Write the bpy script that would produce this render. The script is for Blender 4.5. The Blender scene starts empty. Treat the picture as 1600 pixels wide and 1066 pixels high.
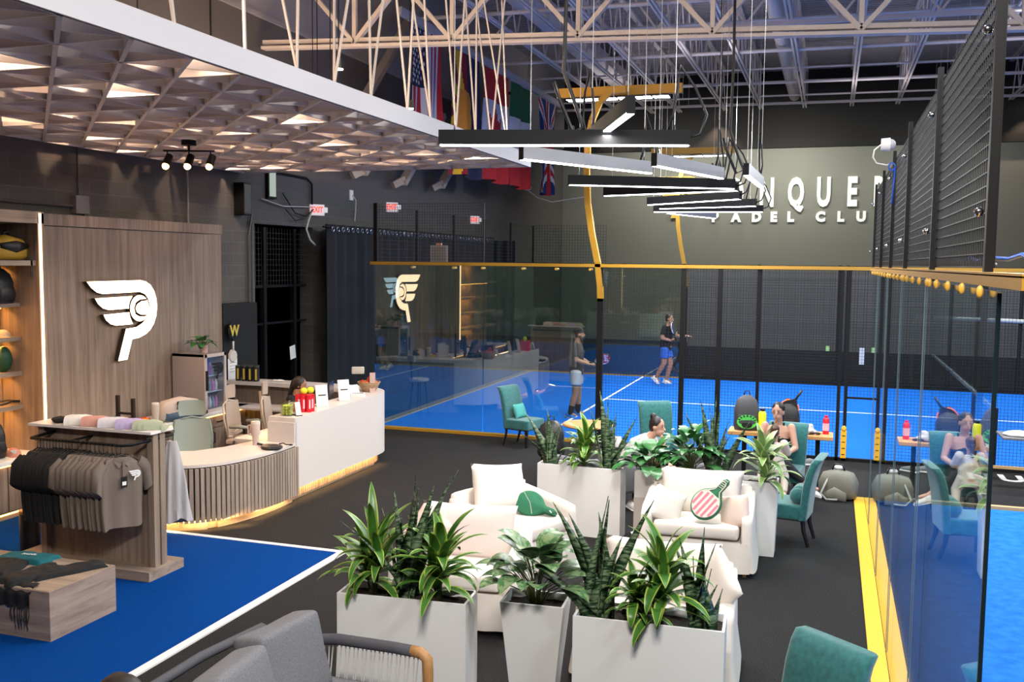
import bpy, bmesh, math, random
from mathutils import Vector as V, Matrix, Euler, noise
random.seed(7)
SC=bpy.context.scene; COL=SC.collection
PI=math.pi
def R(d): return d*PI/180
# ------------------------------------------------------------------ materials
MATS={}
def mat(name,col=(.5,.5,.5),rough=.6,metal=0.,emit=None,es=0.,noise_=None,bump=0.,spec=.4,trans=0.,alpha=1.,sheen=0.):
    """noise_=(scale, amount, second colour) mixes a second colour by noise"""
    if name in MATS: return MATS[name]
    m=bpy.data.materials.new(name); m.use_nodes=True; nt=m.node_tree; b=nt.nodes['Principled BSDF']
    b.inputs['Base Color'].default_value=(*col,1); b.inputs['Roughness'].default_value=rough; b.inputs['Metallic'].default_value=metal
    b.inputs['Specular IOR Level'].default_value=spec
    if trans: b.inputs['Transmission Weight'].default_value=trans
    if alpha<1: b.inputs['Alpha'].default_value=alpha
    if sheen: b.inputs['Sheen Weight'].default_value=sheen
    if emit is not None:
        b.inputs['Emission Color'].default_value=(*emit,1); b.inputs['Emission Strength'].default_value=es
    if noise_ or bump:
        tc=nt.nodes.new('ShaderNodeTexCoord'); n=nt.nodes.new('ShaderNodeTexNoise')
        nt.links.new(tc.outputs['Object'],n.inputs['Vector'])
        n.inputs['Scale'].default_value=noise_[0] if noise_ else 60; n.inputs['Detail'].default_value=4
        if noise_:
            r=nt.nodes.new('ShaderNodeValToRGB'); e=r.color_ramp.elements
            e[0].position=.5-noise_[1]; e[1].position=.5+noise_[1]; e[0].color=(*col,1); e[1].color=(*noise_[2],1)
            nt.links.new(n.outputs['Fac'],r.inputs['Fac']); nt.links.new(r.outputs['Color'],b.inputs['Base Color'])
        if bump:
            bp=nt.nodes.new('ShaderNodeBump'); bp.inputs['Strength'].default_value=bump; bp.inputs['Distance'].default_value=.01
            nt.links.new(n.outputs['Fac'],bp.inputs['Height']); nt.links.new(bp.outputs['Normal'],b.inputs['Normal'])
    MATS[name]=m; return m
def wood(name,c1,c2,sc,rough=.55):
    """grain: sc is the noise scale along x,y,z (small = along the grain)"""
    if name in MATS: return MATS[name]
    m=bpy.data.materials.new(name); m.use_nodes=True; nt=m.node_tree; b=nt.nodes['Principled BSDF']; N=nt.nodes.new; L=nt.links.new
    tc=N('ShaderNodeTexCoord'); mp=N('ShaderNodeMapping'); mp.inputs['Scale'].default_value=sc
    L(tc.outputs['Object'],mp.inputs['Vector'])
    n1=N('ShaderNodeTexNoise'); n1.inputs['Scale'].default_value=1; n1.inputs['Detail'].default_value=8; n1.inputs['Roughness'].default_value=.65; n1.inputs['Distortion'].default_value=.4
    L(mp.outputs['Vector'],n1.inputs['Vector'])
    r=N('ShaderNodeValToRGB'); e=r.color_ramp.elements; e[0].position=.3; e[1].position=.72; e[0].color=(*c1,1); e[1].color=(*c2,1)
    L(n1.outputs['Fac'],r.inputs['Fac']); L(r.outputs['Color'],b.inputs['Base Color']); b.inputs['Roughness'].default_value=rough
    bp=N('ShaderNodeBump'); bp.inputs['Strength'].default_value=.15; bp.inputs['Distance'].default_value=.004
    L(n1.outputs['Fac'],bp.inputs['Height']); L(bp.outputs['Normal'],b.inputs['Normal'])
    MATS[name]=m; return m
def block_wall(name,c1,c2,axis):
    m=bpy.data.materials.new(name); m.use_nodes=True; nt=m.node_tree; b=nt.nodes['Principled BSDF']; N=nt.nodes.new; L=nt.links.new
    tc=N('ShaderNodeTexCoord'); s=N('ShaderNodeSeparateXYZ'); c=N('ShaderNodeCombineXYZ'); L(tc.outputs['Object'],s.inputs[0])
    L(s.outputs[axis],c.inputs[0]); L(s.outputs[2],c.inputs[1])
    k=N('ShaderNodeTexBrick'); k.inputs['Scale'].default_value=1; k.inputs['Brick Width'].default_value=.4; k.inputs['Row Height'].default_value=.2
    k.inputs['Mortar Size'].default_value=.006; k.inputs['Color1'].default_value=(*c1,1); k.inputs['Color2'].default_value=(*c2,1); k.inputs['Mortar'].default_value=(*[x*1.25 for x in c2],1)
    L(c.outputs[0],k.inputs['Vector']); L(k.outputs['Color'],b.inputs['Base Color']); b.inputs['Roughness'].default_value=.75
    bp=N('ShaderNodeBump'); bp.inputs['Strength'].default_value=.5; bp.inputs['Distance'].default_value=.008; bp.invert=True
    L(k.outputs['Fac'],bp.inputs['Height']); L(bp.outputs['Normal'],b.inputs['Normal'])
    MATS[name]=m; return m
def glass(name,tint=(.93,.97,.95),f0=.07,boost=1.0):
    """thin pane: transparent + mirror mixed by a Schlick fresnel"""
    if name in MATS: return MATS[name]
    m=bpy.data.materials.new(name); m.use_nodes=True; nt=m.node_tree; nt.nodes.clear(); N=nt.nodes.new; L=nt.links.new
    g=N('ShaderNodeNewGeometry'); d=N('ShaderNodeVectorMath'); d.operation='DOT_PRODUCT'; L(g.outputs['Normal'],d.inputs[0]); L(g.outputs['Incoming'],d.inputs[1])
    def mth(op,a,b_=None):
        x=N('ShaderNodeMath'); x.operation=op
        for i,v in enumerate((a,b_)):
            if v is None: continue
            if isinstance(v,(int,float)): x.inputs[i].default_value=v
            else: L(v,x.inputs[i])
        return x.outputs[0]
    c=mth('ABSOLUTE',d.outputs['Value']); p=mth('POWER',mth('SUBTRACT',1.,c),5.); fr=mth('ADD',mth('MULTIPLY',p,(1-f0)*boost),f0)
    t=N('ShaderNodeBsdfTransparent'); t.inputs[0].default_value=(*tint,1); gl=N('ShaderNodeBsdfGlossy'); gl.inputs['Roughness'].default_value=0.; gl.inputs['Color'].default_value=(.95,1,.98,1)
    mx=N('ShaderNodeMixShader'); o=N('ShaderNodeOutputMaterial'); L(fr,mx.inputs[0]); L(t.outputs[0],mx.inputs[1]); L(gl.outputs[0],mx.inputs[2]); L(mx.outputs[0],o.inputs[0])
    MATS[name]=m; return m
def emis(name,col,s):
    if name in MATS: return MATS[name]
    m=bpy.data.materials.new(name); m.use_nodes=True; nt=m.node_tree; nt.nodes.clear()
    e=nt.nodes.new('ShaderNodeEmission'); e.inputs[0].default_value=(*col,1); e.inputs[1].default_value=s
    o=nt.nodes.new('ShaderNodeOutputMaterial'); nt.links.new(e.outputs[0],o.inputs[0]); MATS[name]=m; return m
# ------------------------------------------------------------------ mesh builder
def frame_z(d,up=None):
    d=V(d).normalized(); u=V(up) if up else (V((0,0,1)) if abs(d.z)<.95 else V((0,1,0)))
    x=u.cross(d).normalized(); y=d.cross(x); return Matrix((x,y,d)).transposed()
class MB:
    def __init__(s): s.v=[];s.f=[];s.mi=[];s.cur=0
    def add(s,vs,fs):
        b=len(s.v); s.v+= [tuple(x) for x in vs]; s.f+=[tuple(b+i for i in f) for f in fs]; s.mi+=[s.cur]*len(fs); return s
    def box(s,c,d,rz=0,m3=None,taper=1.,bev=0.):
        c=V(c); hx,hy,hz=d[0]/2,d[1]/2,d[2]/2; M=m3 or Matrix.Rotation(rz,3,'Z')
        if bev<=0:
            P=[(sx*hx*(taper if sz<0 else 1),sy*hy*(taper if sz<0 else 1),sz*hz) for sz in(-1,1) for sx,sy in((-1,-1),(1,-1),(1,1),(-1,1))]
            return s.add([c+M@V(p) for p in P],[(3,2,1,0),(4,5,6,7),(0,1,5,4),(1,2,6,5),(2,3,7,6),(3,0,4,7)])
        bev=min(bev,hx*.99,hy*.99,hz*.99)
        bm=bmesh.new(); bmesh.ops.create_cube(bm,size=1)
        for v in bm.verts: v.co=V((v.co.x*2*hx*(taper if v.co.z<0 else 1),v.co.y*2*hy*(taper if v.co.z<0 else 1),v.co.z*2*hz))
        bmesh.ops.bevel(bm,geom=bm.edges[:],offset=bev,segments=3,profile=.6,affect='EDGES')
        bm.verts.ensure_lookup_table(); s.add([c+M@v.co for v in bm.verts],[[v.index for v in f.verts] for f in bm.faces]); bm.free(); return s
    def bx(s,x0,x1,y0,y1,z0,z1,bev=0.): return s.box(((x0+x1)/2,(y0+y1)/2,(z0+z1)/2),(abs(x1-x0),abs(y1-y0),abs(z1-z0)),bev=bev)
    def bar(s,p,q,w,h=None,up=None):
        p,q=V(p),V(q); M=frame_z(q-p,up); return s.box((p+q)/2,(w,h or w,(q-p).length),m3=M)
    def cone(s,p,q,r0,r1,n=12,caps=True,sx=1.):
        p,q=V(p),V(q); M=frame_z(q-p); vs=[]
        for c,r in((p,r0),(q,r1)):
            for i in range(n):
                a=2*PI*i/n; vs.append(c+M@V((math.cos(a)*r*sx,math.sin(a)*r,0)))
        fs=[(i,(i+1)%n,n+(i+1)%n,n+i) for i in range(n)]
        if caps: fs+=[tuple(range(n-1,-1,-1)),tuple(range(n,2*n))]
        return s.add(vs,fs)
    def ell(s,c,r,m3=None,nu=14,nv=9):
        c=V(c); r=(r,r,r) if isinstance(r,(int,float)) else r; M=m3 or Matrix.Identity(3); vs=[c+M@V((0,0,r[2]))]
        for j in range(1,nv):
            t=PI*j/nv
            for i in range(nu):
                a=2*PI*i/nu; vs.append(c+M@V((math.cos(a)*math.sin(t)*r[0],math.sin(a)*math.sin(t)*r[1],math.cos(t)*r[2])))
        vs.append(c+M@V((0,0,-r[2]))); fs=[(0,1+i,1+(i+1)%nu) for i in range(nu)]
        for j in range(nv-2):
            for i in range(nu): a=1+j*nu+i;b=1+j*nu+(i+1)%nu; fs.append((a,a+nu,b+nu,b))
        e=len(vs)-1; b0=1+(nv-2)*nu; fs+=[(e,b0+(i+1)%nu,b0+i) for i in range(nu)]
        return s.add(vs,fs)
    def cap(s,p,q,r0,r1,n=12):
        return s.cone(p,q,r0,r1,n).ell(p,r0,nu=n,nv=8).ell(q,r1,nu=n,nv=8)
    def loft(s,rings,n=18,caps=True,pw=1.):
        """rings: (centre, half vector a, half vector b); pw<1 squarer"""
        vs=[]
        for c,a,b in rings:
            c,a,b=V(c),V(a),V(b)
            for i in range(n):
                t=2*PI*i/n; ct,st=math.cos(t),math.sin(t)
                vs.append(c+a*(abs(ct)**pw*(1 if ct>=0 else -1))+b*(abs(st)**pw*(1 if st>=0 else -1)))
        fs=[]
        for j in range(len(rings)-1):
            for i in range(n): a=j*n+i;b=j*n+(i+1)%n; fs.append((a,b,b+n,a+n))
        if caps: fs+=[tuple(range(n-1,-1,-1)),tuple(range((len(rings)-1)*n,len(rings)*n))]
        return s.add(vs,fs)
    def lathe(s,prof,c=(0,0,0),n=24,m3=None):
        M=m3 or Matrix.Identity(3); c=V(c); vs=[]
        for r,z in prof:
            for i in range(n): a=2*PI*i/n; vs.append(c+M@V((r*math.cos(a),r*math.sin(a),z)))
        fs=[]
        for j in range(len(prof)-1):
            for i in range(n): a=j*n+i;b=j*n+(i+1)%n; fs.append((a,b,b+n,a+n))
        return s.add(vs,fs)
    def tube(s,pts,r,n=8,caps=True):
        pts=[V(p) for p in pts]; rs=r if isinstance(r,(list,tuple)) else [r]*len(pts); vs=[]; up=None
        for i,p in enumerate(pts):
            d=(pts[min(i+1,len(pts)-1)]-pts[max(i-1,0)]).normalized()
            if up is None: up=V((0,0,1)) if abs(d.z)<.9 else V((0,1,0))
            x=up.cross(d).normalized(); up=d.cross(x).normalized()
            for k in range(n): a=2*PI*k/n; vs.append(p+(x*math.cos(a)+up*math.sin(a))*rs[i])
        fs=[]
        for j in range(len(pts)-1):
            for i in range(n): a=j*n+i;b=j*n+(i+1)%n; fs.append((a,b,b+n,a+n))
        if caps: fs+=[tuple(range(n-1,-1,-1)),tuple(range((len(pts)-1)*n,len(pts)*n))]
        return s.add(vs,fs)
    def prism(s,poly,f0,f1):
        """poly: 2d points; f0/f1: functions (u,v)->3d for the two faces"""
        n=len(poly); vs=[f0(*p) for p in poly]+[f1(*p) for p in poly]
        return s.add(vs,[tuple(range(n-1,-1,-1)),tuple(range(n,2*n))]+[(i,(i+1)%n,n+(i+1)%n,n+i) for i in range(n)])
    def grid(s,fn,nu,nv):
        vs=[fn(i/nu,j/nv) for j in range(nv+1) for i in range(nu+1)]
        return s.add(vs,[(j*(nu+1)+i,j*(nu+1)+i+1,(j+1)*(nu+1)+i+1,(j+1)*(nu+1)+i) for j in range(nv) for i in range(nu)])
    def mesh(s,name):
        me=bpy.data.meshes.new(name); me.from_pydata(s.v,[],s.f); me.validate(); return me
    def build(s,name,m,parent=None,smooth=False,angle=None,loc=None,fix=True):
        me=s.mesh(name); ms=m if isinstance(m,(list,tuple)) else [m]
        for x in ms: me.materials.append(x)
        if len(ms)>1 and len(me.polygons)==len(s.mi):
            for p,i in zip(me.polygons,s.mi): p.material_index=i
        if fix:
            bm=bmesh.new(); bm.from_mesh(me); bmesh.ops.recalc_face_normals(bm,faces=bm.faces[:]); bm.to_mesh(me); bm.free()
        if smooth:
            for p in me.polygons: p.use_smooth=True
            if angle is not None: me.set_sharp_from_angle(angle=R(angle))
        o=bpy.data.objects.new(name,me); COL.objects.link(o)
        if parent: o.parent=parent
        if loc: o.location=loc
        return o
def tag(o,label=None,cat=None,group=None,kind=None):
    if label: o['label']=label
    if cat: o['category']=cat
    if group: o['group']=group
    if kind: o['kind']=kind
    return o
def thing(name,label,cat,loc=(0,0,0),rz=0,group=None):
    o=bpy.data.objects.new(name,None); COL.objects.link(o); o.location=loc; o.rotation_euler=(0,0,rz); o.empty_display_size=.1
    return tag(o,label,cat,group)
def struct(o): o['kind']='structure'; return o
def kids(o): return [c for c in COL.objects if c.parent==o]
def dup(root,loc,rz=0,label=None,group=None,scale=None):
    r=root.copy(); COL.objects.link(r); r.location=loc; r.rotation_euler=(0,0,rz)
    if label: r['label']=label
    if group: r['group']=group
    if scale: r.scale=(scale,)*3
    for ch in list(root.children):
        c=ch.copy(); COL.objects.link(c); c.parent=r
        for g in list(ch.children):
            d=g.copy(); COL.objects.link(d); d.parent=c
    return r
def deform(o,amp,scale,seed=0.):
    for v in o.data.vertices:
        n=noise.noise_vector(v.co*scale+V((seed,seed*2,seed*3))); v.co+=n*amp
    return o
def subd(o,lv=1,smooth=True):
    md=o.modifiers.new('s','SUBSURF'); md.levels=md.render_levels=lv; return apply(o,smooth)
def apply(o,smooth=True):
    dg=bpy.context.evaluated_depsgraph_get(); dg.update(); me=bpy.data.meshes.new_from_object(o.evaluated_get(dg)); o.modifiers.clear()
    old=o.data; o.data=me; bpy.data.meshes.remove(old)
    if smooth:
        for p in me.polygons: p.use_smooth=True
    return o
def blob(mb,name,m,parent=None,voxel=.01,sm=3,loc=None):
    """fuse overlapping shapes into one continuous smooth skin"""
    o=mb.build(name,m,parent,loc=loc,fix=False)
    md=o.modifiers.new('r','REMESH'); md.mode='VOXEL'; md.voxel_size=voxel
    if sm: s=o.modifiers.new('m','SMOOTH'); s.iterations=sm; s.factor=.5
    apply(o,True)
    if not o.data.materials: o.data.materials.append(m)
    return o
def text(name,body,size,m,parent,M4,ext=.01,off=0.,sx=1.,spacing=1.):
    c=bpy.data.curves.new(name,'FONT'); c.body=body; c.size=size; c.extrude=ext; c.offset=off; c.align_x='CENTER'; c.align_y='CENTER'; c.space_character=spacing; c.resolution_u=3
    t=bpy.data.objects.new(name,c); COL.objects.link(t); dg=bpy.context.evaluated_depsgraph_get(); dg.update()
    me=bpy.data.meshes.new_from_object(t.evaluated_get(dg)); bpy.data.objects.remove(t)
    me.transform(M4@Matrix.Diagonal((sx,1,1,1))); me.materials.clear(); me.materials.append(m)
    o=bpy.data.objects.new(name,me); COL.objects.link(o); o.parent=parent; return o
def basis(o,u,v):
    """4x4: local x->u, y->v, z->u x v at origin o"""
    u,v=V(u).normalized(),V(v).normalized(); w=u.cross(v); M=Matrix((u,v,w)).transposed().to_4x4(); M.translation=V(o); return M
def area(name,loc,sx,sy,power,col,rot=(0,0,0),spread=None):
    l=bpy.data.lights.new(name,'AREA'); l.shape='RECTANGLE'; l.size=sx; l.size_y=sy; l.energy=power; l.color=col
    if spread: l.spread=spread
    o=bpy.data.objects.new(name,l); COL.objects.link(o); o.location=loc; o.rotation_euler=rot; return o
def spot(name,loc,to,power,col,size=60,blend=.4,rad=.03):
    l=bpy.data.lights.new(name,'SPOT'); l.energy=power; l.color=col; l.spot_size=R(size); l.spot_blend=blend; l.shadow_soft_size=rad
    o=bpy.data.objects.new(name,l); COL.objects.link(o); o.location=loc; o.rotation_euler=(V(to)-V(loc)).to_track_quat('-Z','Y').to_euler(); return o
def point(name,loc,power,col,rad=.05):
    l=bpy.data.lights.new(name,'POINT'); l.energy=power; l.color=col; l.shadow_soft_size=rad
    o=bpy.data.objects.new(name,l); COL.objects.link(o); o.location=loc; return o
# ------------------------------------------------------------------ camera (solved from the photograph's vanishing points)
cd=bpy.data.cameras.new('camera'); cam=bpy.data.objects.new('camera',cd); COL.objects.link(cam)
cd.sensor_width=36; cd.lens=1500/1600*36; cd.clip_start=.1; cd.clip_end=200
cx=V((0.9489174761,0.3153507965,0.0104641609)); cy=-V((0.0357225263,-0.0744227880,-0.9965867497)); cz=-V((-0.3134956533,0.9460523895,-0.0818862113))
Mc=Matrix((cx,cy,cz)).transposed().to_4x4(); Mc.translation=(0,0,3.1); cam.matrix_world=Mc; SC.camera=cam
# ------------------------------------------------------------------ palette
white=mat('white_paint',(.8,.78,.75),.5); cream=mat('cream',(.62,.55,.47),.5)
black=mat('black_metal',(.006,.006,.0065),.55,spec=.2); blackp=mat('black_plastic',(.012,.012,.013),.4); blackcloth=mat('black_cloth',(.006,.006,.007),.9,bump=.2,sheen=.0)
gold=mat('gold_paint',(.42,.22,.02),.45); yellow=mat('yellow_paint',(.8,.42,.02),.45)
steelw=mat('white_steel',(.36,.35,.38),.5); chrome=mat('chrome',(.7,.7,.72),.15,1.)
oakV=wood('oak_upright',(.15,.105,.075),(.36,.27,.2),(14,14,.7)); oakH=wood('oak_level',(.16,.12,.09),(.38,.29,.22),(.8,7,14))
oakH2=wood('oak_level_y',(.2,.15,.11),(.42,.33,.25),(9,.8,16)); tanwood=wood('tan_table_wood',(.4,.19,.06),(.6,.32,.12),(3,14,14))
teal=mat('teal_velvet',(.012,.09,.09),.85,noise_=(30,.2,(.02,.145,.14)),sheen=.35); sofaw=mat('white_slipcover',(.74,.66,.59),.85,noise_=(4,.3,(.8,.73,.66)),bump=.05)
skin=mat('skin',(.52,.29,.2),.55); skin2=mat('tan_skin',(.34,.17,.1),.55); hairb=mat('dark_hair',(.012,.008,.007),.5); hairbr=mat('brown_hair',(.07,.03,.015),.5)
soil=mat('potting_soil',(.02,.013,.008),.95,bump=.6); lampw=emis('led_white',(.93,.95,1),14); warmled=emis('led_warm',(1,.62,.32),9); orangeled=emis('led_amber',(1,.5,.12),9)
# ------------------------------------------------------------------ setting
carpet=mat('black_carpet',(.006,.006,.0065),.95,noise_=(90,.22,(.036,.035,.035)),bump=.6,spec=.1)
turf=mat('blue_turf',(.0,.105,.5),.9,noise_=(140,.35,(.005,.15,.62)),bump=.4,spec=.15)
turf2=mat('blue_turf_worn',(.0,.1,.48),.9,noise_=(9,.3,(.02,.18,.66)),bump=.4,spec=.15)
turfr=mat('retail_blue_carpet',(.0,.028,.15),.95,noise_=(120,.3,(.0,.05,.25)),bump=.4,spec=.05)
linew=mat('white_line',(.72,.68,.66),.8)
XL=-9.9; YB=35.9
struct(MB().bx(-22,24,-4,YB+1,-.3,0).build('floor',carpet))
wdark=mat('charcoal_wall',(.12,.11,.105),.8); wgrey=mat('grey_wall',(.2,.2,.175),.8); wbeige=mat('beige_wall',(.3,.28,.27),.8)
blk=block_wall('block_wall',(.075,.074,.068),(.09,.088,.08),1)
w=MB().bx(XL-.3,XL,-4,15.05,0,4.4).bx(XL-.3,XL,15.05,17.1,3.75,4.4).bx(XL-.3,XL,17.1,YB,0,4.4); struct(w.build('wall_left',blk))
struct(MB().bx(XL-.3,XL,-4,15.6,4.4,7.45).bx(XL-.3,XL,15.6,YB,4.4,7.45).build('wall_left_upper',mat('upper_wall',(.1,.09,.085),.8)))
struct(MB().bx(XL-.3,XL+.02,-4,YB,7.45,11).bx(XL,XL+.06,-4,YB,7.42,7.5).build('wall_left_top',wbeige))
struct(MB().bx(-12,24,YB,YB+.3,0,7.55).build('wall_back',wgrey))
struct(MB().bx(-12,24,YB-.01,YB+.3,7.55,11).bx(-12,24,YB-.16,YB,7.25,7.55).build('wall_back_upper',mat('black_upper_wall',(.012,.011,.011),.8)))
struct(MB().bx(24,24.3,-4,YB,0,11).build('wall_right',wdark)); struct(MB().bx(-22,24,-4.3,-4,0,11).build('wall_behind',wdark))
# dark bay beyond the opening in the left wall
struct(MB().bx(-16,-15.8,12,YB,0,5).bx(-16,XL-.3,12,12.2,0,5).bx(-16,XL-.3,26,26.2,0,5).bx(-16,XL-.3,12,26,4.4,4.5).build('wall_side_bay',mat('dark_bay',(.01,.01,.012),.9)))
deckm=mat('roof_deck',(.3,.28,.275),.7)
d=MB()
y=13.0
while y<YB:
    d.bx(-12,24,y,y+.1,9.95,10.0); d.bx(-12,24,y+.1,y+.2,9.98,10.03); y+=.2
d.bx(-22,24,-4,YB+.3,10.03,10.1); struct(d.build('ceiling',deckm))
# coloured floors
def plane(name,x0,x1,y0,y1,z,m): return MB().bx(x0,x1,y0,y1,0.0005,z).build(name,m)
struct(plane('floor_court_far',-8,13,16.03,25.97,.012,turf)); struct(plane('floor_court_near',.56,14,3.5,13.4,.012,turf2)); struct(plane('floor_retail_carpet',-9.9,-4.87,-1,8.88,.012,turfr))
l=MB().bx(-9.9,-4.79,8.88,8.95,.0006,.016).bx(-4.87,-4.79,-1,8.88,.0006,.016); struct(l.build('trim_retail_carpet',linew))
l=MB().bx(-4.82,-4.77,16.05,25.9,.012,.016).bx(-4.77,12.9,21.28,21.33,.012,.016); struct(l.build('trim_court_lines',mat('court_line',(.85,.85,.88),.8)))
struct(plane('floor_side_blue',-9.85,-8.3,16.4,26,.008,mat('dim_blue',(.0,.06,.2),.9)))
# lettering on the floor beyond the near court
fl=thing('floor_lettering','white capital letters painted on the dark floor beyond the near court','lettering',(2.6,15.5,0))
text('letter','U',.62,linew,fl,basis((.02,0,.004),(1,0,0),(0,1,0)),ext=.003,off=.02,sx=.8)
text('letter','N',.62,linew,fl,basis((-.42,0,.004),(1,0,0),(0,1,0)),ext=.003,off=.02,sx=.7)
# wall conduits, boxes, signs on the left wall
g=mat('conduit_grey',(.06,.06,.06),.4); X=XL
c=thing('wall_conduit','thin black conduit running down the block wall beside the wood panel','conduit',(X,0,0))
MB().tube([(.04,9.2,3.8),(.04,10.8,3.8),(.04,10.85,3.75),(.04,10.85,3.66)],.02).build('pipe',g,c); MB().tube([(.04,10.75,5.2),(.04,10.75,3.85)],.015).build('pipe',g,c); MB().bx(0,.09,10.65,10.9,3.7,3.95,bev=.01).build('junction_box',mat('box_grey',(.14,.14,.15),.5),c)
c=thing('wall_conduit','upright grey conduit above the right end of the wood panel','conduit',(X,0,0)); MB().tube([(.05,13.1,4.6),(.05,13.1,3.6)],.018).build('pipe',mat('pipe_grey',(.3,.3,.3),.4),c)
c=thing('wall_conduit','black conduit bending from the ceiling grid down to the exit sign','conduit',(X,0,0)); MB().tube([(.05,13.2,4.75),(.05,16.8,4.7),(.05,17.0,4.6),(.05,17.0,4.2)],.022).build('pipe',black,c)
c=thing('wall_conduit','pair of conduits on the block column beside the dark doorway','conduit',(X,0,0)); MB().tube([(.05,14.9,3.9),(.05,14.78,3.5),(.05,14.78,1.4)],.018).build('pipe',g,c); MB().tube([(.05,14.9,3.8),(.05,14.88,1.5)],.014).build('pipe',g,c)
redt=emis('exit_red',(1,.06,.03),2.2)
def exit_sign(x,y,z,label,nrm=0):
    t=thing('exit_sign',label,'exit sign',(x,y,z),nrm)
    MB().bx(.0,.06,-.16,.16,-.11,.11,bev=.008).build('case',mat('sign_white',(.75,.7,.72),.4,emit=(1,.8,.8),es=.35),t)
    text('lettering','EXIT',.16,redt,t,basis((.063,0,0),(0,1,0),(0,0,1)),ext=.002,off=.004,sx=.75)
    MB().bx(-.02,.05,-.24,-.16,-.05,.06,bev=.02).bx(-.02,.05,.16,.24,-.05,.06,bev=.02).build('emergency_lamp',mat('lamp_white',(.7,.7,.72),.3,emit=(1,1,1),es=.3),t)
exit_sign(X+.05,17.15,4.1,'red lettered exit sign above the dark doorway left of the curtain',R(-35))
exit_sign(X+.05,20.6,4.35,'red lettered exit sign seen through the raised mesh, above the grommet curtain',R(-45)); exit_sign(X+.05,26.1,4.3,'furthest exit sign by the end of the grommet curtain',R(-45))
t=thing('wall_light_panel','narrow white upright light panel in a black frame above the doorway','light',(X,15.55,4.55)); MB().bx(0,.07,-.14,.14,-.33,.33,bev=.01).build('frame',black,t); MB().bx(.06,.08,-.1,.1,-.29,.29).build('diffuser',emis('panel_glow',(.8,.95,.85),.5),t)
t=thing('loose_wall_wires','tangle of black and white cords by the exit sign above the doorway','wires',(X+.06,0,0)); MB().tube([(0,15.9,4.35),(.02,16.3,4.0),(.03,16.7,3.95),(.02,17.0,4.1)],.012,n=5).tube([(0,16.0,4.05),(.03,16.3,3.85),(.05,16.6,3.9)],.01,n=5).build('black_cord',black,t,smooth=True); MB().tube([(0,17.0,4.1),(.06,16.75,3.9),(.06,16.65,3.7),(.08,16.75,3.5),(.08,16.95,3.4)],.022,n=6).tube([(0,15.2,4.2),(.02,15.9,4.1),(.02,17.0,4.15)],.012,n=5).build('white_cord',mat('cord_white',(.6,.58,.55),.5),t,smooth=True)
t=thing('wall_speaker','black box speaker mounted high on the block wall beside the doorway','speaker',(X,14.55,4.15)); MB().bx(0,.2,-.12,.12,-.28,.28,bev=.01).build('cabinet',black,t); MB().bx(.2,.204,-.1,.1,-.25,.25).build('grille',blackp,t)
t=thing('thermostat','white square thermostat with dark screen beside the doorway','thermostat',(X,14.83,1.42)); MB().bx(0,.04,-.1,.1,-.12,.12,bev=.01).build('case',white,t); MB().bx(.04,.045,-.06,.06,-.06,.08).build('screen',blackp,t)
t=thing('light_switch','small white switch plate below the thermostat','switch',(X,14.8,1.12)); MB().bx(0,.03,-.05,.05,-.08,.08,bev=.008).build('plate',white,t); MB().bx(.03,.04,-.015,.015,-.03,.03).build('toggle',white,t)
t=thing('wall_outlet','white outlet with a dangling cord high above the curtain','outlet',(X,18.7,4.5)); MB().bx(0,.04,-.07,.07,-.11,.11,bev=.01).build('plate',white,t); MB().tube([(.05,0,0),(.08,.1,-.1),(.06,.12,-.35),(.05,.1,-.55)],.012).build('cord',cream,t)
# door frame things in the opening
t=thing('doorway_mesh_gate','black steel mesh gate standing in the dark doorway','gate',(XL-.15,0,0))
for yy in (15.55,16.6): MB().bar((0,yy,0),(0,yy,3.7),.09).build('post',black,t)
MB().bar((0,15.1,2.6),(0,17.05,2.6),.05).bar((0,15.1,1.9),(0,17.05,1.9),.04).build('rail',black,t)
m_=MB()
for i in range(20): m_.bar((0,15.1+i*.1,2.6),(0,15.1+i*.1,3.7),.006)
for i in range(11): m_.bar((0,15.1,2.6+i*.1),(0,17.05,2.6+i*.1),.006)
m_.build('wire_mesh',mat('dull_wire',(.04,.045,.04),.5),t)
t=thing('pinned_note','white paper note stuck by the dark doorway','paper',(XL-.05,16.4,1.3)); MB().box((0,0,0),(.004,.2,.26),m3=Euler((R(8),0,0)).to_matrix()).build('sheet',white,t)
# grommet curtain along the left wall
curt=mat('black_curtain',(.016,.017,.022),.8,bump=.1)
cu=thing('grommet_curtain','long black floor-length curtain hung on silver grommets along the left wall','curtain',(XL+.35,0,0))
def cf(u,v): yy=17.0+u*9.9; return (.07*math.sin(yy*2*PI/.42)*(.6+.4*v)+.02*math.sin(yy*3.1),yy,.03+v*(3.82-.03))
MB().grid(cf,420,3).build('fabric',curt,cu,smooth=True)
for i in range(47):
    yy=17.1+i*.21; a=[(.11,yy+.045*math.cos(k*PI/5),3.72+.045*math.sin(k*PI/5)) for k in range(11)]; MB().tube(a,.012,n=5).build('grommet',chrome,cu,smooth=True)
MB().tube([(.0,16.9,3.76),(0,27,3.76)],.018).build('rod',black,cu)
cb=MB().grid(lambda u,v:(-8.9+u*-.9,27.05+.05*math.sin(u*18),.03+v*3.7),40,2); tag(cb.build('back_curtain',curt),'black curtain turning the corner behind the court end','curtain')
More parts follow.
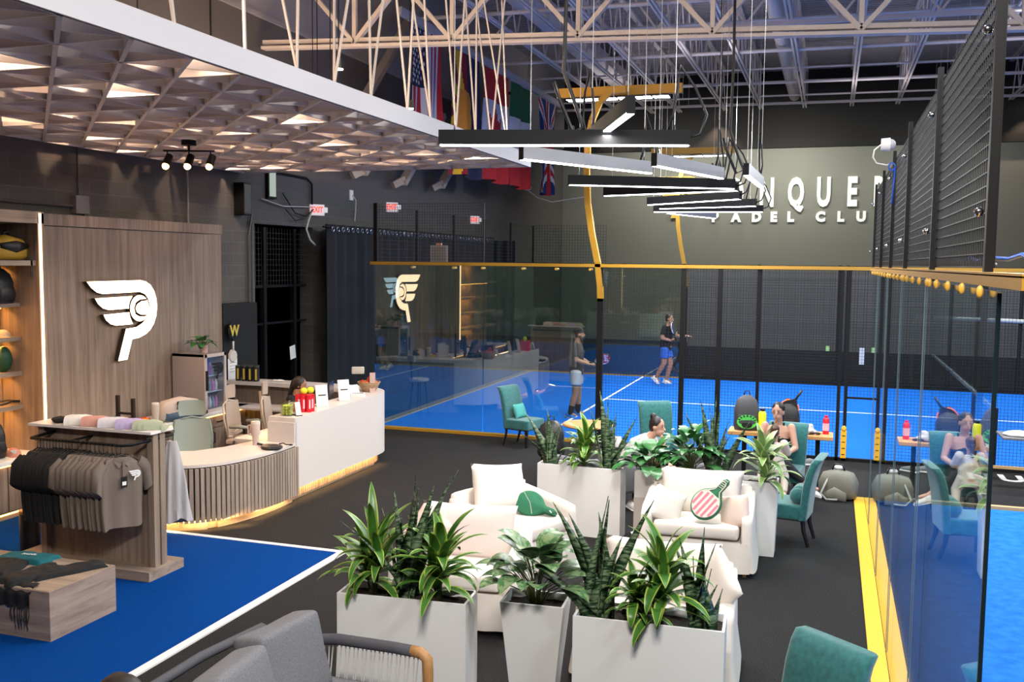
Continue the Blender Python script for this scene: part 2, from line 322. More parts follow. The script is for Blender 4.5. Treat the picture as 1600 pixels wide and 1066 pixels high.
# left wall diagonal braces
br=mat('beige_steel',(.34,.3,.27),.6)
for (y0,z0,y1,z1,l) in ((17.1,5.0,21.5,9.2,'beige diagonal steel brace behind the ceiling grid, nearest of them'),(18.6,4.95,20.6,6.6,'short pale brace seen under the grid left of the flags'),(20.6,4.9,23.0,6.8,'pale wall brace under the grid beside the bicolour flag'),(22.9,5.0,26.5,7.8,'pale wall brace behind the hanging flags')):
    t=thing('wall_brace',l,'brace',(XL+.35,0,0)); MB().bar((0,y0,z0),(0,y1,z1),.2,.12).build('beam',br,t); MB().bar((-.2,y0-.1,z0-.05),(0,y0+.1,z0+.1),.22,.16).build('bracket',br,t)
# ---- wood panel with emblem
pn=struct(MB().bx(XL,-9.6,9.25,13.62,0,3.5).bx(XL,-9.585,9.25,13.64,3.51,3.66).build('trim_wood_panel',oakV))
def arc(cx_,cy_,rx,ry,a0,a1,n): return [(cx_+rx*math.cos(R(a0+(a1-a0)*i/n)),cy_+ry*math.sin(R(a0+(a1-a0)*i/n))) for i in range(n+1)]
def emblem_polys():
    """winged letter mark; unit: u right, v up, total about 1.41 wide 1.13 high, origin at its centre"""
    S=lambda px,py:((px-672)*.00366,(720-py)*.00256)
    top=[S(480,502),S(770,500)]+[S(x,y) for x,y in [(800,508),(828,528),(850,565),(862,610),(865,655),(860,705),(845,750),(822,785),(795,808),(755,825),(715,830),(708,855),(685,940),(635,942),(682,768),(740,764),(775,745),(803,715),(818,680),(822,640),(812,605),(795,580),(765,566)]]+[S(560,570),S(530,560),S(502,535)]
    w2=[S(x,y) for x,y in [(520,592),(722,588),(706,615),(700,640),(700,656),(590,658),(560,647),(535,622)]]
    w3=[S(x,y) for x,y in [(562,682),(701,677),(706,705),(720,742),(718,745),(628,746),(598,735),(575,712)]]
    bx_,by_=S(762,658)
    seam=[S(x,y) for x,y in [(806,612),(770,614),(745,630),(735,655),(742,685),(765,700),(808,703)]]
    outer=arc(bx_,by_,.2,.19,35,325,26)      # left crescent of the ball
    ins=[(u*1.0+.012,v) for u,v in seam]
    ball1=outer+[(x+.0,y) for x,y in reversed([(u-.02,v+(.014 if i<3 else -.014 if i>3 else 0)) for i,(u,v) in enumerate(seam)])]
    right=arc(bx_,by_,.2,.19,-38,38,8)
    ball2=right+[(u+.012,v-(.012 if i<3 else -.012 if i>3 else 0)) for i,(u,v) in enumerate(seam)]
    return [top,w2,w3,ball1,ball2]
def emblem(parent,M4,s,depth,mface,mside=None,names=('bowl','feather','feather','ball','ball_seam_panel')):
    """as parts of parent"""
    for nm,poly in zip(names,emblem_polys()):
        f=lambda w_:(lambda u,v:(M4@V((u*s,v*s,w_))))
        MB().prism(poly,f(0),f(depth*.9)).build(nm,mside or mface,parent)
        if mside:
            o=MB(); o.add([f(depth)(*p) for p in poly],[tuple(range(len(poly)))]); fc=o.build(nm+'_face',mface,[k for k in parent.children][-1])
lg=thing('winged_wall_emblem','large white backlit emblem of a winged letter on the wood panel','sign',(-9.6,11.17,2.22))
emblem(lg,basis((.03,0,0),(0,1,0),(0,0,1)),1.0,.07,emis('emblem_glow',(1,.64,.4),8),mat('emblem_side',(.02,.015,.012),.5))
# ---- retail shelving unit
sh=thing('retail_shelving_unit','tall wooden retail shelving with lit shelves at the left edge','shelving',(0,0,0))
MB().bx(-9.62,-9.58,5.5,9.1,.75,3.5).build('back_panel',oakV,sh)
MB().bx(-9.6,-8.98,9.12,9.22,.0,3.62).build('side_panel',oakV,sh); MB().bx(-9.6,-8.98,5.5,9.22,3.5,3.64).build('top_panel',oakH2,sh)
for z in (3.0,): MB().bx(-9.6,-9.02,5.5,9.12,z,z+.06).build('shelf',oakH2,sh)
for z in (2.5,2.09,1.67,1.26): MB().bx(-9.6,-9.28,5.5,9.12,z,z+.05).build('shelf',oakH2,sh)
MB().bx(-8.98,-8.965,9.14,9.165,1.1,3.62).build('light_strip',warmled,sh)
for z in (2.5,2.09,1.67,1.26): MB().bx(-9.575,-9.56,5.5,9.1,z-.03,z-.015).build('light_strip',orangeled,sh)
cb=thing('retail_base_cabinet','low wooden cabinet with white top beneath the lit shelves','cabinet',(0,0,0))
MB().bx(-9.6,-9.02,5.5,13.4,.12,.70).build('carcass',oakV,cb); MB().bx(-9.6,-8.92,5.5,13.4,.70,.75,bev=.008).build('worktop',white,cb); MB().bx(-9.6,-9.12,5.5,13.4,0,.12).build('plinth',oakH2,cb)
MB().bx(-8.99,-8.975,5.5,13.4,.675,.69).build('light_strip',orangeled,cb); MB().bx(-9.11,-9.1,5.5,9,.07,.085).build('light_strip',orangeled,cb)
for i in range(9):
    y0=9.3+i*.45
    dr=MB().bx(-9.02,-9.0,y0,y0+.43,.50,.66).build('drawer',oakV,cb); MB().tube([(-9,y0+.14,.58),(-8.97,y0+.15,.58),(-8.97,y0+.29,.58),(-9,y0+.3,.58)],.008).build('handle',black,dr)
    dr=MB().bx(-9.02,-9.0,y0,y0+.43,.14,.48).build('cabinet_door',oakV,cb); yy=y0+(.38 if i%2==0 else .05); MB().tube([(-9,yy,.43),(-8.97,yy,.42),(-8.97,yy,.27),(-9,yy,.26)],.008).build('handle',black,dr)
for i in range(7): MB().bx(-9.02,-9.0,5.6+i*.5,6.08+i*.5,.14,.66).build('cabinet_door',oakV,cb)
for i,z in enumerate((1.24,1.65,2.07,2.48,2.98)): area('shelf_glow',(-9.44,7.9,z-.02),2.3,.05,15,(1,.45,.1),(R(25),0,R(90)))
bb=struct(MB().bx(-9.8,-9.58,13.62,14.62,.0,2.35).build('door_1',mat('matte_black_board',(.006,.006,.006),.7)))
# ------------------------------------------------------------------ roof steel
ch=mat('joist_paint',(.6,.55,.53),.5)
xs=[(-7.6,'bar joist over the flags, furthest left'),(-6.45,'bar joist second from the left wall'),(-5.45,'bar joist third from the left wall'),(-3.83,'bar joist fourth from the left wall'),(-2.58,'bar joist left of the round duct'),(-1.1,'bar joist touching the round duct'),(.45,'bar joist midway between duct and raised mesh'),(1.92,'bar joist just left of the raised mesh'),(3.6,'bar joist behind the raised mesh'),(5.4,'bar joist at the far right of the roof'),(7.4,'outermost bar joist on the right')]
for i,(x,l) in enumerate(xs):
    t=thing('roof_joist','pale grey '+l,'joist',(x,0,8.6),0,'bar joists under the roof deck')
    c=MB().bx(-.07,-.02,15.5,YB-.2,0,.06).bx(.02,.07,15.5,YB-.2,0,.06); c.build('bottom_chord',ch,t)
    MB().bx(-.07,.07,14,YB,1.28,1.35).build('top_chord',ch,t)
    wb=MB(); y=15.6; k=0
    while y<YB-1.3: wb.bar((0,y,.05),(0,y+.62,1.28),.035); wb.bar((0,y+.62,1.28),(0,y+1.24,.05),.035); y+=1.24
    wb.build('web',ch,t)
for j,(y,z) in enumerate([(18.5,8.95),(21.5,8.8),(23.4,8.75),(26.5,8.7),(29.0,8.72),(31.2,8.72),(33.2,8.65),(34.6,8.62)]):
    t=thing('roof_cross_pipe',('thin pale bridging rod crossing under the roof','pale sprinkler pipe crossing under the roof')[j%2],'pipe',(0,y,z),0,'rods and pipes crossing the roof joists'); MB().tube([(-9.8,0,.05),(12,0,-.1)],.03 if j%2==0 else .05).build('rod',ch,t)
    for x in (-5,-1,3): MB().bar((x,0,.0),(x,0,1.2),.01).build('hanger',ch,t)
t=thing('round_air_duct','round pale duct running back under the roof','duct',(-1.45,0,9.0)); MB().cone((0,16,0),(0,YB-.5,0),.19,.19,20,True).build('duct',ch,t,smooth=True,angle=40)
b_=MB(); 
for y in range(18,35,3): b_.cone((0,y,0),(0,y+.06,0),.2,.2,20)
b_.build('seams',ch,t)
t=thing('flat_air_duct','wide flat duct on the left side of the roof','duct',(-7.0,0,9.1)); MB().bx(-.35,.35,17,33,0,.3).build('duct',ch,t); MB().bx(-.37,.37,20,20.05,-.01,.31).bx(-.37,.37,25,25.05,-.01,.31).build('seams',ch,t)
# main girder truss
gm=mat('girder_paint',(.55,.48,.42),.55)
gt=thing('girder_truss','large cream steel roof truss crossing the hall above the lounge','truss',(0,15.1,0))
zz=lambda x: 6.36+(3-x)*.037
MB().bar((-9.7,0,zz(-9.7)),(9,0,zz(9)),.05,.17,up=(0,1,0)).bar((-9.7,.0,zz(-9.7)+.1),(9,0,zz(9)+.1),.07,.07).build('bottom_chord',gm,gt)
MB().bar((-9.7,0,zz(-9.7)+1.2),(9,0,zz(9)+1.2),.14,.14).build('top_chord',gm,gt)
nodes=[-7.9,-6.1,-3.95,-1.85,.28,2.4,4.5,6.6]
for i,x in enumerate(nodes):
    MB().bar((x,0,zz(x)),(x,0,zz(x)+1.2),.07).build('upright',gm,gt)
    for s in (-1,1): MB().bar((x,0,zz(x)+.05),(x+s*1.03,0,zz(x)+1.18),.1,.07).build('diagonal',gm,gt)
# a second, higher truss seen behind
gt=thing('girder_truss','grey steel truss seen higher and further back under the roof','truss',(0,22.5,0))
MB().bar((-9,0,8.5),(9,0,8.35),.1).build('bottom_chord',ch,gt); MB().bar((-9,0,9.8),(9,0,9.8),.1).build('top_chord',ch,gt)
for i in range(9):
    x=-8+i*2; MB().bar((x,0,8.5),(x+1,0,9.8),.05).bar((x+1,0,9.8),(x+2,0,8.45),.05).build('diagonal',ch,gt)
# ---- suspended origami lattice ceiling
lw=mat('lattice_white',(.66,.6,.56),.6); 
m=bpy.data.materials.new('lattice_panel'); m.use_nodes=True; nt=m.node_tree; b=nt.nodes['Principled BSDF']; b.inputs['Base Color'].default_value=(.5,.47,.48,1); b.inputs['Roughness'].default_value=.6
tr=nt.nodes.new('ShaderNodeBsdfTranslucent'); tr.inputs[0].default_value=(.85,.6,.42,1); mx=nt.nodes.new('ShaderNodeMixShader'); mx.inputs[0].default_value=.45
nt.links.new(b.outputs[0],mx.inputs[1]); nt.links.new(tr.outputs[0],mx.inputs[2]); nt.links.new(mx.outputs[0],nt.nodes['Material Output'].inputs[0]); lpan=m
la=thing('lattice_ceiling','white suspended lattice ceiling of triangular cells over the retail side','suspended ceiling',(0,0,4.6))
S_=.65; X1=-4.6; Y1=14.65; n1=8; n2=17; X0=X1-n1*S_; Y0=Y1-n2*S_; H_=.21
fr=MB().bx(X1-.02,X1+.03,Y0,Y1,0,.2).bx(X0,X1,Y1-.02,Y1+.01,0,.12); fr.build('rim',mat('lattice_rim',(.62,.6,.6),.5),la)
f=MB()
for j in range(n2+1): f.bx(X0,X1,Y1-j*S_-.008,Y1-j*S_+.008,0.0,H_)
for i in range(n1): 
    for j in range(n2):
        x0=X1-(i+1)*S_; y0=Y1-(j+1)*S_
f.build('cross_fins',lw,la); f=MB()
for i in range(n1+1): f.bx(X1-i*S_-.008,X1-i*S_+.008,Y0,Y1,0,H_)
f.build('long_fins',lw,la)
f=MB(); f2=MB()
for k in range(-n1,n2+1):
    # diagonals running toward -x,+y  and  -x,-y
    a=max(0,-k); b=min(n1,n2-k)
    if b>a: f.bar((X1-a*S_,Y0+(k+a)*S_,H_/2),(X1-b*S_,Y0+(k+b)*S_,H_/2),.035,H_,up=(0,0,1))
for k in range(0,n1+n2+1):
    a=max(0,k-n2); b=min(n1,k)
    if b>a: f2.bar((X1-a*S_,Y0+(k-a)*S_,H_/2),(X1-b*S_,Y0+(k-b)*S_,H_/2),.014,H_,up=(0,0,1))
f.build('diagonal_fins',lw,la); f2.build('counter_fins',lw,la)
open_={(1,1),(3,2),(6,1),(5,4),(2,5),(7,3),(4,7),(6,6),(1,8),(3,9),(6,9),(7,11),(2,11),(4,12),(5,14),(1,13),(3,15),(6,15),(0,14),(7,7),(7,15),(5,11),(2,3),(0,4)}
p=MB(); rnd=random.Random(3)
for i in range(n1):
    for j in range(n2):
        x0=X1-(i+1)*S_; x1=x0+S_; y0=Y1-(j+1)*S_; y1=y0+S_; c=((x0+x1)/2,(y0+y1)/2); cs=[(x0,y0),(x1,y0),(x1,y1),(x0,y1)]
        for k in range(4):
            a,b_=cs[k],cs[(k+1)%4]; r_=rnd.random()
            z=[H_,H_,H_]
            if (r_<.72 and not (i,j) in open_):
                s=.98 if r_<.5 else .66; mxx=[(a[0]+b_[0]+c[0])/3,(a[1]+b_[1]+c[1])/3]
                q=[(mxx[0]+(u[0]-mxx[0])*s,mxx[1]+(u[1]-mxx[1])*s,zq) for u,zq in zip((a,b_,c),z)]
                p.add(q,[(0,1,2)])
p.build('folded_panels',lpan,la,fix=False)
hg=MB(); hr=random.Random(5)
hang=thing('lattice_hanger_rods','white rods in narrow V shapes holding up the edge of the lattice ceiling','hanger rods',(0,0,0))
y=3.6
while y<14.3:
    for q in range(2):
        x2=X1+hr.uniform(-.5,.5)-.1; y2=y+hr.uniform(-.6,.6)
        MB().bar((X1-.03+(0 if q<2 else -.6),y,4.8),(x2,y2,8.3),.02).build('rod',gm,hang)
    y+=.62+hr.random()*.3
hang['label']='cluster of thin cream rods rising in V shapes from the lattice ceiling edge'
# lamps above the lattice
k=0
for (x,y,pw) in [(-8.6,8.3,70),(-7.3,8.9,60),(-9.2,10.6,70),(-7.8,10.9,75),(-6.6,11.9,60),(-9.0,12.6,60),(-7.6,13.3,60),(-6.0,13.2,45),(-5.6,10.3,26),(-8.9,6.6,70),(-7.0,6.6,40),(-8.2,14.2,40)]:
    t=thing('ceiling_floodlight','small warm lamp hidden above the lattice ceiling','lamp',(x,y,5.35),0,'warm lamps above the lattice')
    MB().cone((0,0,0),(0,0,.12),.06,.05).build('housing',blackp,t); MB().cone((0,0,-.01),(0,0,0),.05,.05).build('lens',emis('warm_bulb',(1,.7,.45),30),t); MB().bar((0,0,.1),(0,0,3.2),.01).build('stem',black,t)
    spot('lattice_lamp',(x,y,5.3),(x,y,0),pw*1.6,(1,.66,.42),135,.9,.04)
rl=random.Random(8)
for (i,j) in sorted(open_): point('lattice_bulb',(X1-(i+.5)*S_+.05,Y0+(j+.5)*S_+.04,4.6+.27),rl.uniform(25,80),(1,.72,.52),.04)
# three-head spot lamp under the lattice
tl=thing('track_spotlight','black three-headed ceiling spotlight with glowing amber bulbs under the lattice','spotlight',(-7.6,10.15,4.5))
MB().cone((0,0,.0),(0,0,.06),.09,.09,16).build('canopy',black,tl); MB().bar((-.3,-.1,-.07),(.3,.1,-.07),.02).bar((0,0,0),(0,0,-.07),.02).build('bar',black,tl)
for q in (-1,0,1):
    c=V((q*.25,q*.09,-.2)); h=MB().cone(c+V((0,.04,.07)),c+V((.02,-.06,-.06)),.045,.05,14).bar(c+V((0,0,.05)),c+V((0,0,.13)),.012).build('lamp_head',black,tl,smooth=True,angle=40); MB().ell(c+V((.022,-.065,-.065)),.042).build('bulb',emis('amber_bulb',(1,.45,.12),25),h,smooth=True)
spot('desk_spot',(-7.6,10.0,4.25),(-7.0,9.6,0),220,(1,.6,.3),100,.6)
# ---- linear pendants (end points on the lamps' underside, metres)
L_=[((-3.60,8.60),(-1.31,9.19),'nearest and widest black linear pendant',1),((-3.22,9.97),(-2.16,11.88),'grey-sided linear pendant angled away just below the nearest lamp',2),((-1.62,7.94),(-2.45,9.9),'linear pendant seen end-on above the nearest lamp',1),((-1.955,10.955),(-1.4,12.8),'short-looking grey linear pendant right of centre',2),((-3.61,13.40),(-1.405,14.54),'black linear pendant third down the stack, level underside',1),((-3.61,15.68),(-1.39,14.92),'black linear pendant crossing just under the third lamp',1),((-3.345,18.22),(-1.516,16.835),'black linear pendant with the looped cord at its left end',1),((-3.35,19.53),(-1.41,18.91),'black linear pendant second from the bottom of the stack',1),((-3.69,20.73),(-1.42,21.0),'lowest wide black linear pendant in the stack',1),((-3.48,21.29),(-2.74,23.81),'lowest small linear pendant overlapping the wall letters',2),((-1.05,12.3),(-1.0,14.3),'grey linear pendant at the right end of the stack',2)]
greyal=mat('pendant_grey',(.25,.25,.26),.4)
for i,(a,b,l,q) in enumerate(L_):
    a,b=V((*a,4.2)),V((*b,4.2))
    if i==2: a.z=b.z=4.33
    mid=(a+b)/2; d=(b-a); ln=d.length; rz=math.atan2(d.y,d.x)
    t=thing('linear_pendant',l,'pendant lamp',mid,rz,'linear pendant lamps over the lounge')
    MB().bx(-ln/2,ln/2,-.035,.035,0.012,.15).build('housing',black if q==1 else greyal,t)
    MB().bx(-ln/2+.01,ln/2-.01,-.033,.033,0,.014).build('diffuser',lampw,t)
    MB().bx(-ln/2-.006,-ln/2,-.036,.036,0,.15).build('end_cap',black,t); MB().bx(ln/2,ln/2+.006,-.036,.036,0,.15).build('end_cap',black,t)
    for s in (-1,1):
        MB().bar((s*ln*.44,0,.15),(s*ln*.44,0,4.3),.006).build('cable',mat('steel_wire',(.5,.5,.5),.3,.6),t); MB().cone((s*ln*.44,0,.15),(s*ln*.44,0,.2),.012,.005).build('cable_grip',chrome,t)
    x=ln/2
    MB().tube([(x,0,.08),(x+.1,.02,.12),(x+.16,.05,.3),(x+.05,.05,.55),(x-.1,.02,.75),(x-.12,0,.55),(x-.16,-.02,.3),(x-.2,0,.15)],.013,n=6).build('power_cord',blackp,t,smooth=True)
    area('pendant_light',mid-V((0,0,.03)),ln*.95,.08,62,(1,.97,.94),(0,0,rz))
for (x,y) in ((-2.6,9.4),(-1.45,14.2),(-2.0,17.6)):
    t=thing('dangling_cable','loop of black power cable hanging from the roof among the pendants','cable',(x,y,0),0,'loose cables among the pendants'); MB().tube([(0,0,8.5),(.02,0,6),(.0,0,5.0),(.1,.05,4.7),(.2,.02,4.45),(.1,0,4.4),(-.05,0,4.75),(-.1,0,4.9)],.02,n=6).build('cord',blackp,t,smooth=True)
# ------------------------------------------------------------------ padel courts
gl_far=glass('court_glass',(.82,.88,.86),.1); gl_near=glass('court_glass_near',(.8,.86,.88),.1)
wire=mat('mesh_wire',(.01,.011,.011),.5); bolt=mat('gold_clamp',(.65,.36,.05),.35)
def wires(p0,p1,z0,z1,st=.05,w=.004,t=None,name='wire_mesh',m=None):
    p0,p1=V((*p0,0)),V((*p1,0)); d=p1-p0; n=round(d.length/st); o=MB()
    for i in range(n+1): q=p0+d*i/n; o.bar((q.x,q.y,z0),(q.x,q.y,z1),w)
    n=round((z1-z0)/st)
    for i in range(n+1): z=z0+(z1-z0)*i/n; o.bar((p0.x,p0.y,z),(p1.x,p1.y,z),w,up=(0,0,1))
    return o.build(name,m or wire,t,fix=False)
# side wall of the far court, y=16
f=thing('court_side_wall','long court side wall of clear glass then black wire mesh under a gold rail','court wall',(0,0,0))
for i in range(2): MB().bx(-7.95+i*2.12,-7.95+i*2.12+2.1,15.995,16.005,.03,3.03).build('glass_panel',gl_far,f)
MB().bx(-8.05,13,15.96,16.04,3.03,3.085).build('top_rail',gold,f); MB().bx(-8.05,-3.7,15.95,16.05,0,.05).build('base_rail',gold,f); MB().bx(-3.7,13,15.97,16.03,0,.05).build('base_rail',black,f)
for x in (-3.72,-2.32,-1.72,-1.09,.17,2.2,4.3,6.3,8.4): MB().box((x,16.06 if x in(-1.09,) else 16,1.52),(.05 if x in(-1.09,.17) else .08,.06,3.04)).build('post',black,f)
MB().box((.82,16,1.52),(.13,.1,3.04)).build('post',black,f); MB().box((.28,16,1.52),(.05,.06,3.04)).build('post',black,f)
wires((-3.7,16),(.25,16),.05,3.02,t=f); wires((.85,16),(8.4,16),.05,3.02,t=f); MB().bx(.3,.8,15.98,16.02,1.0,1.03).build('gate_bar',black,f)
wires((.3,16),(.8,16),1.03,3.02,t=f)
MB().bx(.3,.8,15.97,16.03,.62,.8).build('gate_bar',black,f) if False else None
for x in (-7.2,-6.4,-5.85,-5.1,-4.5,-3.9):
    MB().cone((x,15.93,2.99),(x,16.07,2.99),.022,.022,10).build('clamp',bolt,f)
# hanging yellow foot bolts with slots near the gate
def slot_plate(x,z0,z1,w,lab):
    t=thing('slotted_post_shoe',lab,'bracket',(x,15.9,0)); MB().box((0,0,(z0+z1)/2),(w,.03,z1-z0),bev=.01).build('plate',yellow,t); MB().ell((0,0,z1+.03),(w*.45,.03,.05)).build('collar',yellow,t,smooth=True)
    s=MB()
    for i in range(4): z=z0+(z1-z0)*(i+.6)/4.4; s.box((0,-.017,z),(w*.5,.004,.012))
    s.build('slots',black,t)
slot_plate(.27,.06,.5,.09,'narrow yellow slotted shoe at the foot of the gate post'); slot_plate(.82,.04,.42,.17,'wide yellow slotted shoe at the foot of the thick black post')
# raised mesh over the glass, y=16 and end wall x=-8
f=thing('court_end_wall','court end wall of glass with raised black mesh above the gold rail','court wall',(0,0,0))
MB().box((-7.95,16,3.6),(.07,.06,1.1)).build('post',black,f); wires((-7.92,16),(-5.84,16),3.09,4.13,t=f)
wm=mat('bright_wire',(.1,.1,.1),.4,.5); MB().bar((-7.95,16,4.13),(-5.84,16,4.13),.01).bar((-5.84,16,3.09),(-5.84,16,4.13),.012).build('mesh_edge',wm,f)
wires((-8.0,16),(-8.0,26),3.09,4.13,st=.08,t=f); wires((-8,26),(-5.92,26),3.09,4.13,st=.08,w=.006,t=f)
for y in (18,20,22,24,26): MB().box((-8.02,y,3.6),(.05,.05,1.05)).build('post',black,f)
for i in range(5): MB().bx(-8.006,-7.996,16.05+i*2,18.03+i*2,.03,3.05).build('glass_panel',gl_far,f)
MB().bx(-8.2,-8.0,16,26.1,0.001,.03).build('base_rail',mat('tan_rail',(.55,.36,.16),.5),f); MB().bx(-8.03,-7.97,16,26.1,3.05,3.1).build('top_rail',black,f)
# white decal on that glass
dl=thing('glass_decal','small pale winged emblem stuck on the court end glass','decal',(-7.98,16.72,2.5)); emblem(dl,basis((.0,0,0),(0,1,0),(0,0,1)),.5,.004,mat('decal_white',(.35,.45,.45),.6),names=('decal_bowl','decal_feather','decal_feather','decal_ball','decal_ball'))
# far side wall y=26
f=thing('court_far_wall','far court side wall of black mesh with posts below the back wall','court wall',(0,0,0))
wires((-3.75,26),(9,26),.05,3.05,st=.06,w=.006,t=f); wires((-3.75,26.12),(9,26.12),.05,3.05,st=.07,w=.006,t=f)
for x in (-3.77,-1.8,.2,.4,2.4,4.4,6.4): MB().box((x,26,1.55),(.08,.08,3.1)).build('post',black,f)
MB().bx(-8,-3.8,25.99,26.0,.03,3.03).build('glass_panel',gl_far,f); MB().bx(-8,13,25.96,26.04,3.03,3.09).build('top_rail',black,f); MB().bx(-3.7,13,25.94,26.2,0,.1).build('base_rail',black,f); MB().bx(-8,-3.7,25.95,26.05,0,.04).build('base_rail',gold,f)
st=mat('steel_screen',(.1,.1,.092),.8)
struct(MB().bx(-3.8,9.5,27.2,27.25,0,2.9).build('wall_screen',st)); struct(MB().bx(-8.6,-3.8,27.2,27.25,0,.9).bx(-3.8,9.5,27.1,27.3,0,.8).build('wall_screen_base',mat('dark_pad',(.012,.012,.013),.8)))
# net
n=thing('padel_net','black court net with a white tape along the top','net',(2.45,0,0))
wires((0,16.1),(0,25.9),.05,.88,st=.07,w=.003,t=n,name='netting'); MB().bx(-.02,.02,16.1,25.9,.88,.94).build('tape',mat('net_tape',(.4,.42,.42),.7),n); MB().box((0,16.1,.48),(.06,.06,.96)).build('net_post',black,n); MB().box((0,25.9,.48),(.06,.06,.96)).build('net_post',black,n)
t=thing('white_pipe_frame','pale horizontal pipe on an upright beyond the near court','pipe frame',(0,0,0)); MB().tube([(2.03,26.25,1.83),(6.4,25.2,1.79)],.05).build('crossbar',mat('pipe_pale',(.45,.47,.45),.5),t,smooth=True,angle=60); MB().bar((2.0,26.3,0),(2.0,26.3,1.75),.07).build('upright',mat('pipe_dim',(.2,.22,.2),.5),t)
# end wall of the near court x=.525
f=thing('near_court_end_wall','tall clear glass wall of the near court with gold rail and raised mesh','court wall',(0,0,0))
for i in range(5): MB().bx(.52,.53,13.42-(i+1)*1.985,13.42-i*1.985-.012,.03,3.02).build('glass_panel',gl_near,f)
MB().bx(.505,.515,3.0,14.2,3.035,3.075).bx(.505,.6,3.0,14.2,3.07,3.082).build('top_rail',gold,f)
MB().bx(.385,.517,2.5,13.45,.0,.018).build('floor_plate',yellow,f)
c=MB()
for y in [3.75+i*.5 for i in range(20)]+[5.6,7.6,9.6]: c.ell((.5,y,3.012),(.013,.012,.024),nu=10,nv=6)
c.build('clamps',bolt,f,smooth=True,angle=40)
c=MB()
for y in (6.0,8.0,10.0,12.0): c.bar((.515,y,.03),(.515,y,3.03),.006)
c.build('panel_joints',mat('joint_silicone',(.1,.14,.16),.4),f)
MB().box((.525,3.5,1.5),(.014,.012,3.03)).build('glass_edge',mat('dark_glass_edge',(.01,.02,.025),.2),f)
wires((.56,3.88),(.56,14.2),3.1,4.15,st=.052,w=.005,t=f)
for y,w_ in ((3.88,.075),(5.95,.07),(8.1,.07),(10.1,.07),(12.1,.07),(14.15,.07)): 
    p=MB().box((.54,y,3.64),(.03,w_*.62,1.14)).build('mesh_post',black,f); MB().ell((.5,y,3.3),.018).ell((.5,y,3.95),.018).build('bolt',chrome,p,smooth=True)
# side mesh/glass of near court, y=3.5
f=thing('near_court_side_mesh','coarse black mesh panel standing on the near court side, top right','court wall',(0,0,0))
MB().box((.72,3.5,3.65),(.018,.018,1.2)).box((1.5,3.5,3.65),(.04,.04,1.2)).build('mesh_post',black,f); wires((.7,3.5),(2.5,3.5),3.12,4.3,st=.105,w=.006,t=f)
MB().bx(.53,2.5,3.49,3.52,3.05,3.08).build('top_rail',gold,f)
# near court far edge
f=thing('near_court_far_edge','gold floor rail with black mesh posts along the far edge of the near court','court wall',(0,0,0))
MB().bx(.95,14,13.42,13.5,0,.05).bx(2.0,14,15.98,16.03,.05,.09).build('base_rail',mat('tan_rail',(.55,.36,.16),.5),f); MB().box((2.72,13.45,1.55),(.1,.1,3.1)).build('post',mat('navy_post',(.01,.015,.04),.5),f)
MB().box((2.6,15.95,.04),(1.1,.1,.05)).build('curb',mat('tan_rail'),f) if False else None
# gold lamp posts of the court
def lamp_post(y,s,lab):
    t=thing('court_lamp_post',lab,'lamp post',(-3.72,y,0)); pts=[]
    for z,o in ((2.45,0),(2.7,-.01),(3.1,-.06),(3.6,-.17),(4.1,-.25),(4.6,-.28),(5.1,-.27),(5.5,-.2),(5.8,-.08),(5.98,.1),(6.0,.35)): pts.append((o,o*.0+ (0 if z<5.7 else s*.25*(z-5.7)),z))
    o=MB()
    for a,b in zip(pts[:-1],pts[1:]): o.bar(a,b,.1,.08,up=(0,1,0))
    o.build('curved_mast',gold,t); MB().bar((0,0,0),(0,0,2.5),.1,.08).build('lower_mast',black,t)
    MB().box((.15,s*.5,6.05),(2.15,.1,.16)).build('crossarm',gold,t)
    for i in range(6):
        x=-.62+i*.3; h=MB().box((x,s*.45,5.93),(.28,.24,.03)).build('lamp_head',blackp,t); MB().box((x,s*.45,5.912),(.26,.22,.006)).build('led_panel',emis('court_led',(.9,.95,1),25),h)
    return t
lamp_post(16,1,'tall curved gold mast with row of court lamps, nearest one'); lamp_post(26.1,-1,'far gold mast with a row of bright court lamps against the back wall')
for x in (-3.6,2.5,8.5):
    for y,s in ((16.5,1),(25.6,-1)): area('court_light',(x,y,5.9),1.8,.25,300,(.92,.95,1),(R(12*s),0,0))
for x in (3,9): area('court_light',(x,4.2,5.9),1.8,.25,420,(.88,.94,1),(R(12),0,0)); area('court_light',(x,12.8,5.9),1.8,.25,420,(.88,.94,1),(R(-12),0,0))
# cables and dome camera on the rail
t=thing('dome_camera','white dome security camera on the raised mesh with a coiled blue network cable','camera',(.4,8.6,4.1)); t.scale=(.5,.5,.5)
MB().cone((-.1,0,0),(.04,0,0),.1,.11,18).build('base',white,t,smooth=True,angle=40); MB().ell((.05,0,0),(.08,.09,.09)).build('dome',mat('dome_grey',(.4,.4,.42),.2),t,smooth=True)
MB().tube([(-.1,0,0),(-.2,0,-.08),(-.22,0,-.2),(-.16,0,-.3),(0,.05,-.33),(.08,.0,-.3)],.012).build('white_lead',white,t,smooth=True); MB().tube([(.08+.05*math.cos(a),0,-.36+.06*math.sin(a)) for a in [i*.5 for i in range(26)]]+[(.1,0,-.98)],.012,n=5).build('blue_cable',mat('blue_cable',(.01,.1,.6),.4),t,smooth=True)
t=thing('network_cable','blue and black cables lying along the top of the near gold rail','cable',(.58,0,3.1)); MB().tube([(0,3.2+i*.25,.012+.03*abs(math.sin(i*1.3))) for i in range(20)],.008,n=5).build('blue_cable',mat('blue_cable',(.01,.1,.6),.4),t,smooth=True); MB().tube([(.03,4.2+i*.3,.01+.02*abs(math.sin(i*2.1))) for i in range(24)],.009,n=5).build('grey_cable',mat('grey_cable',(.2,.2,.22),.5),t,smooth=True)
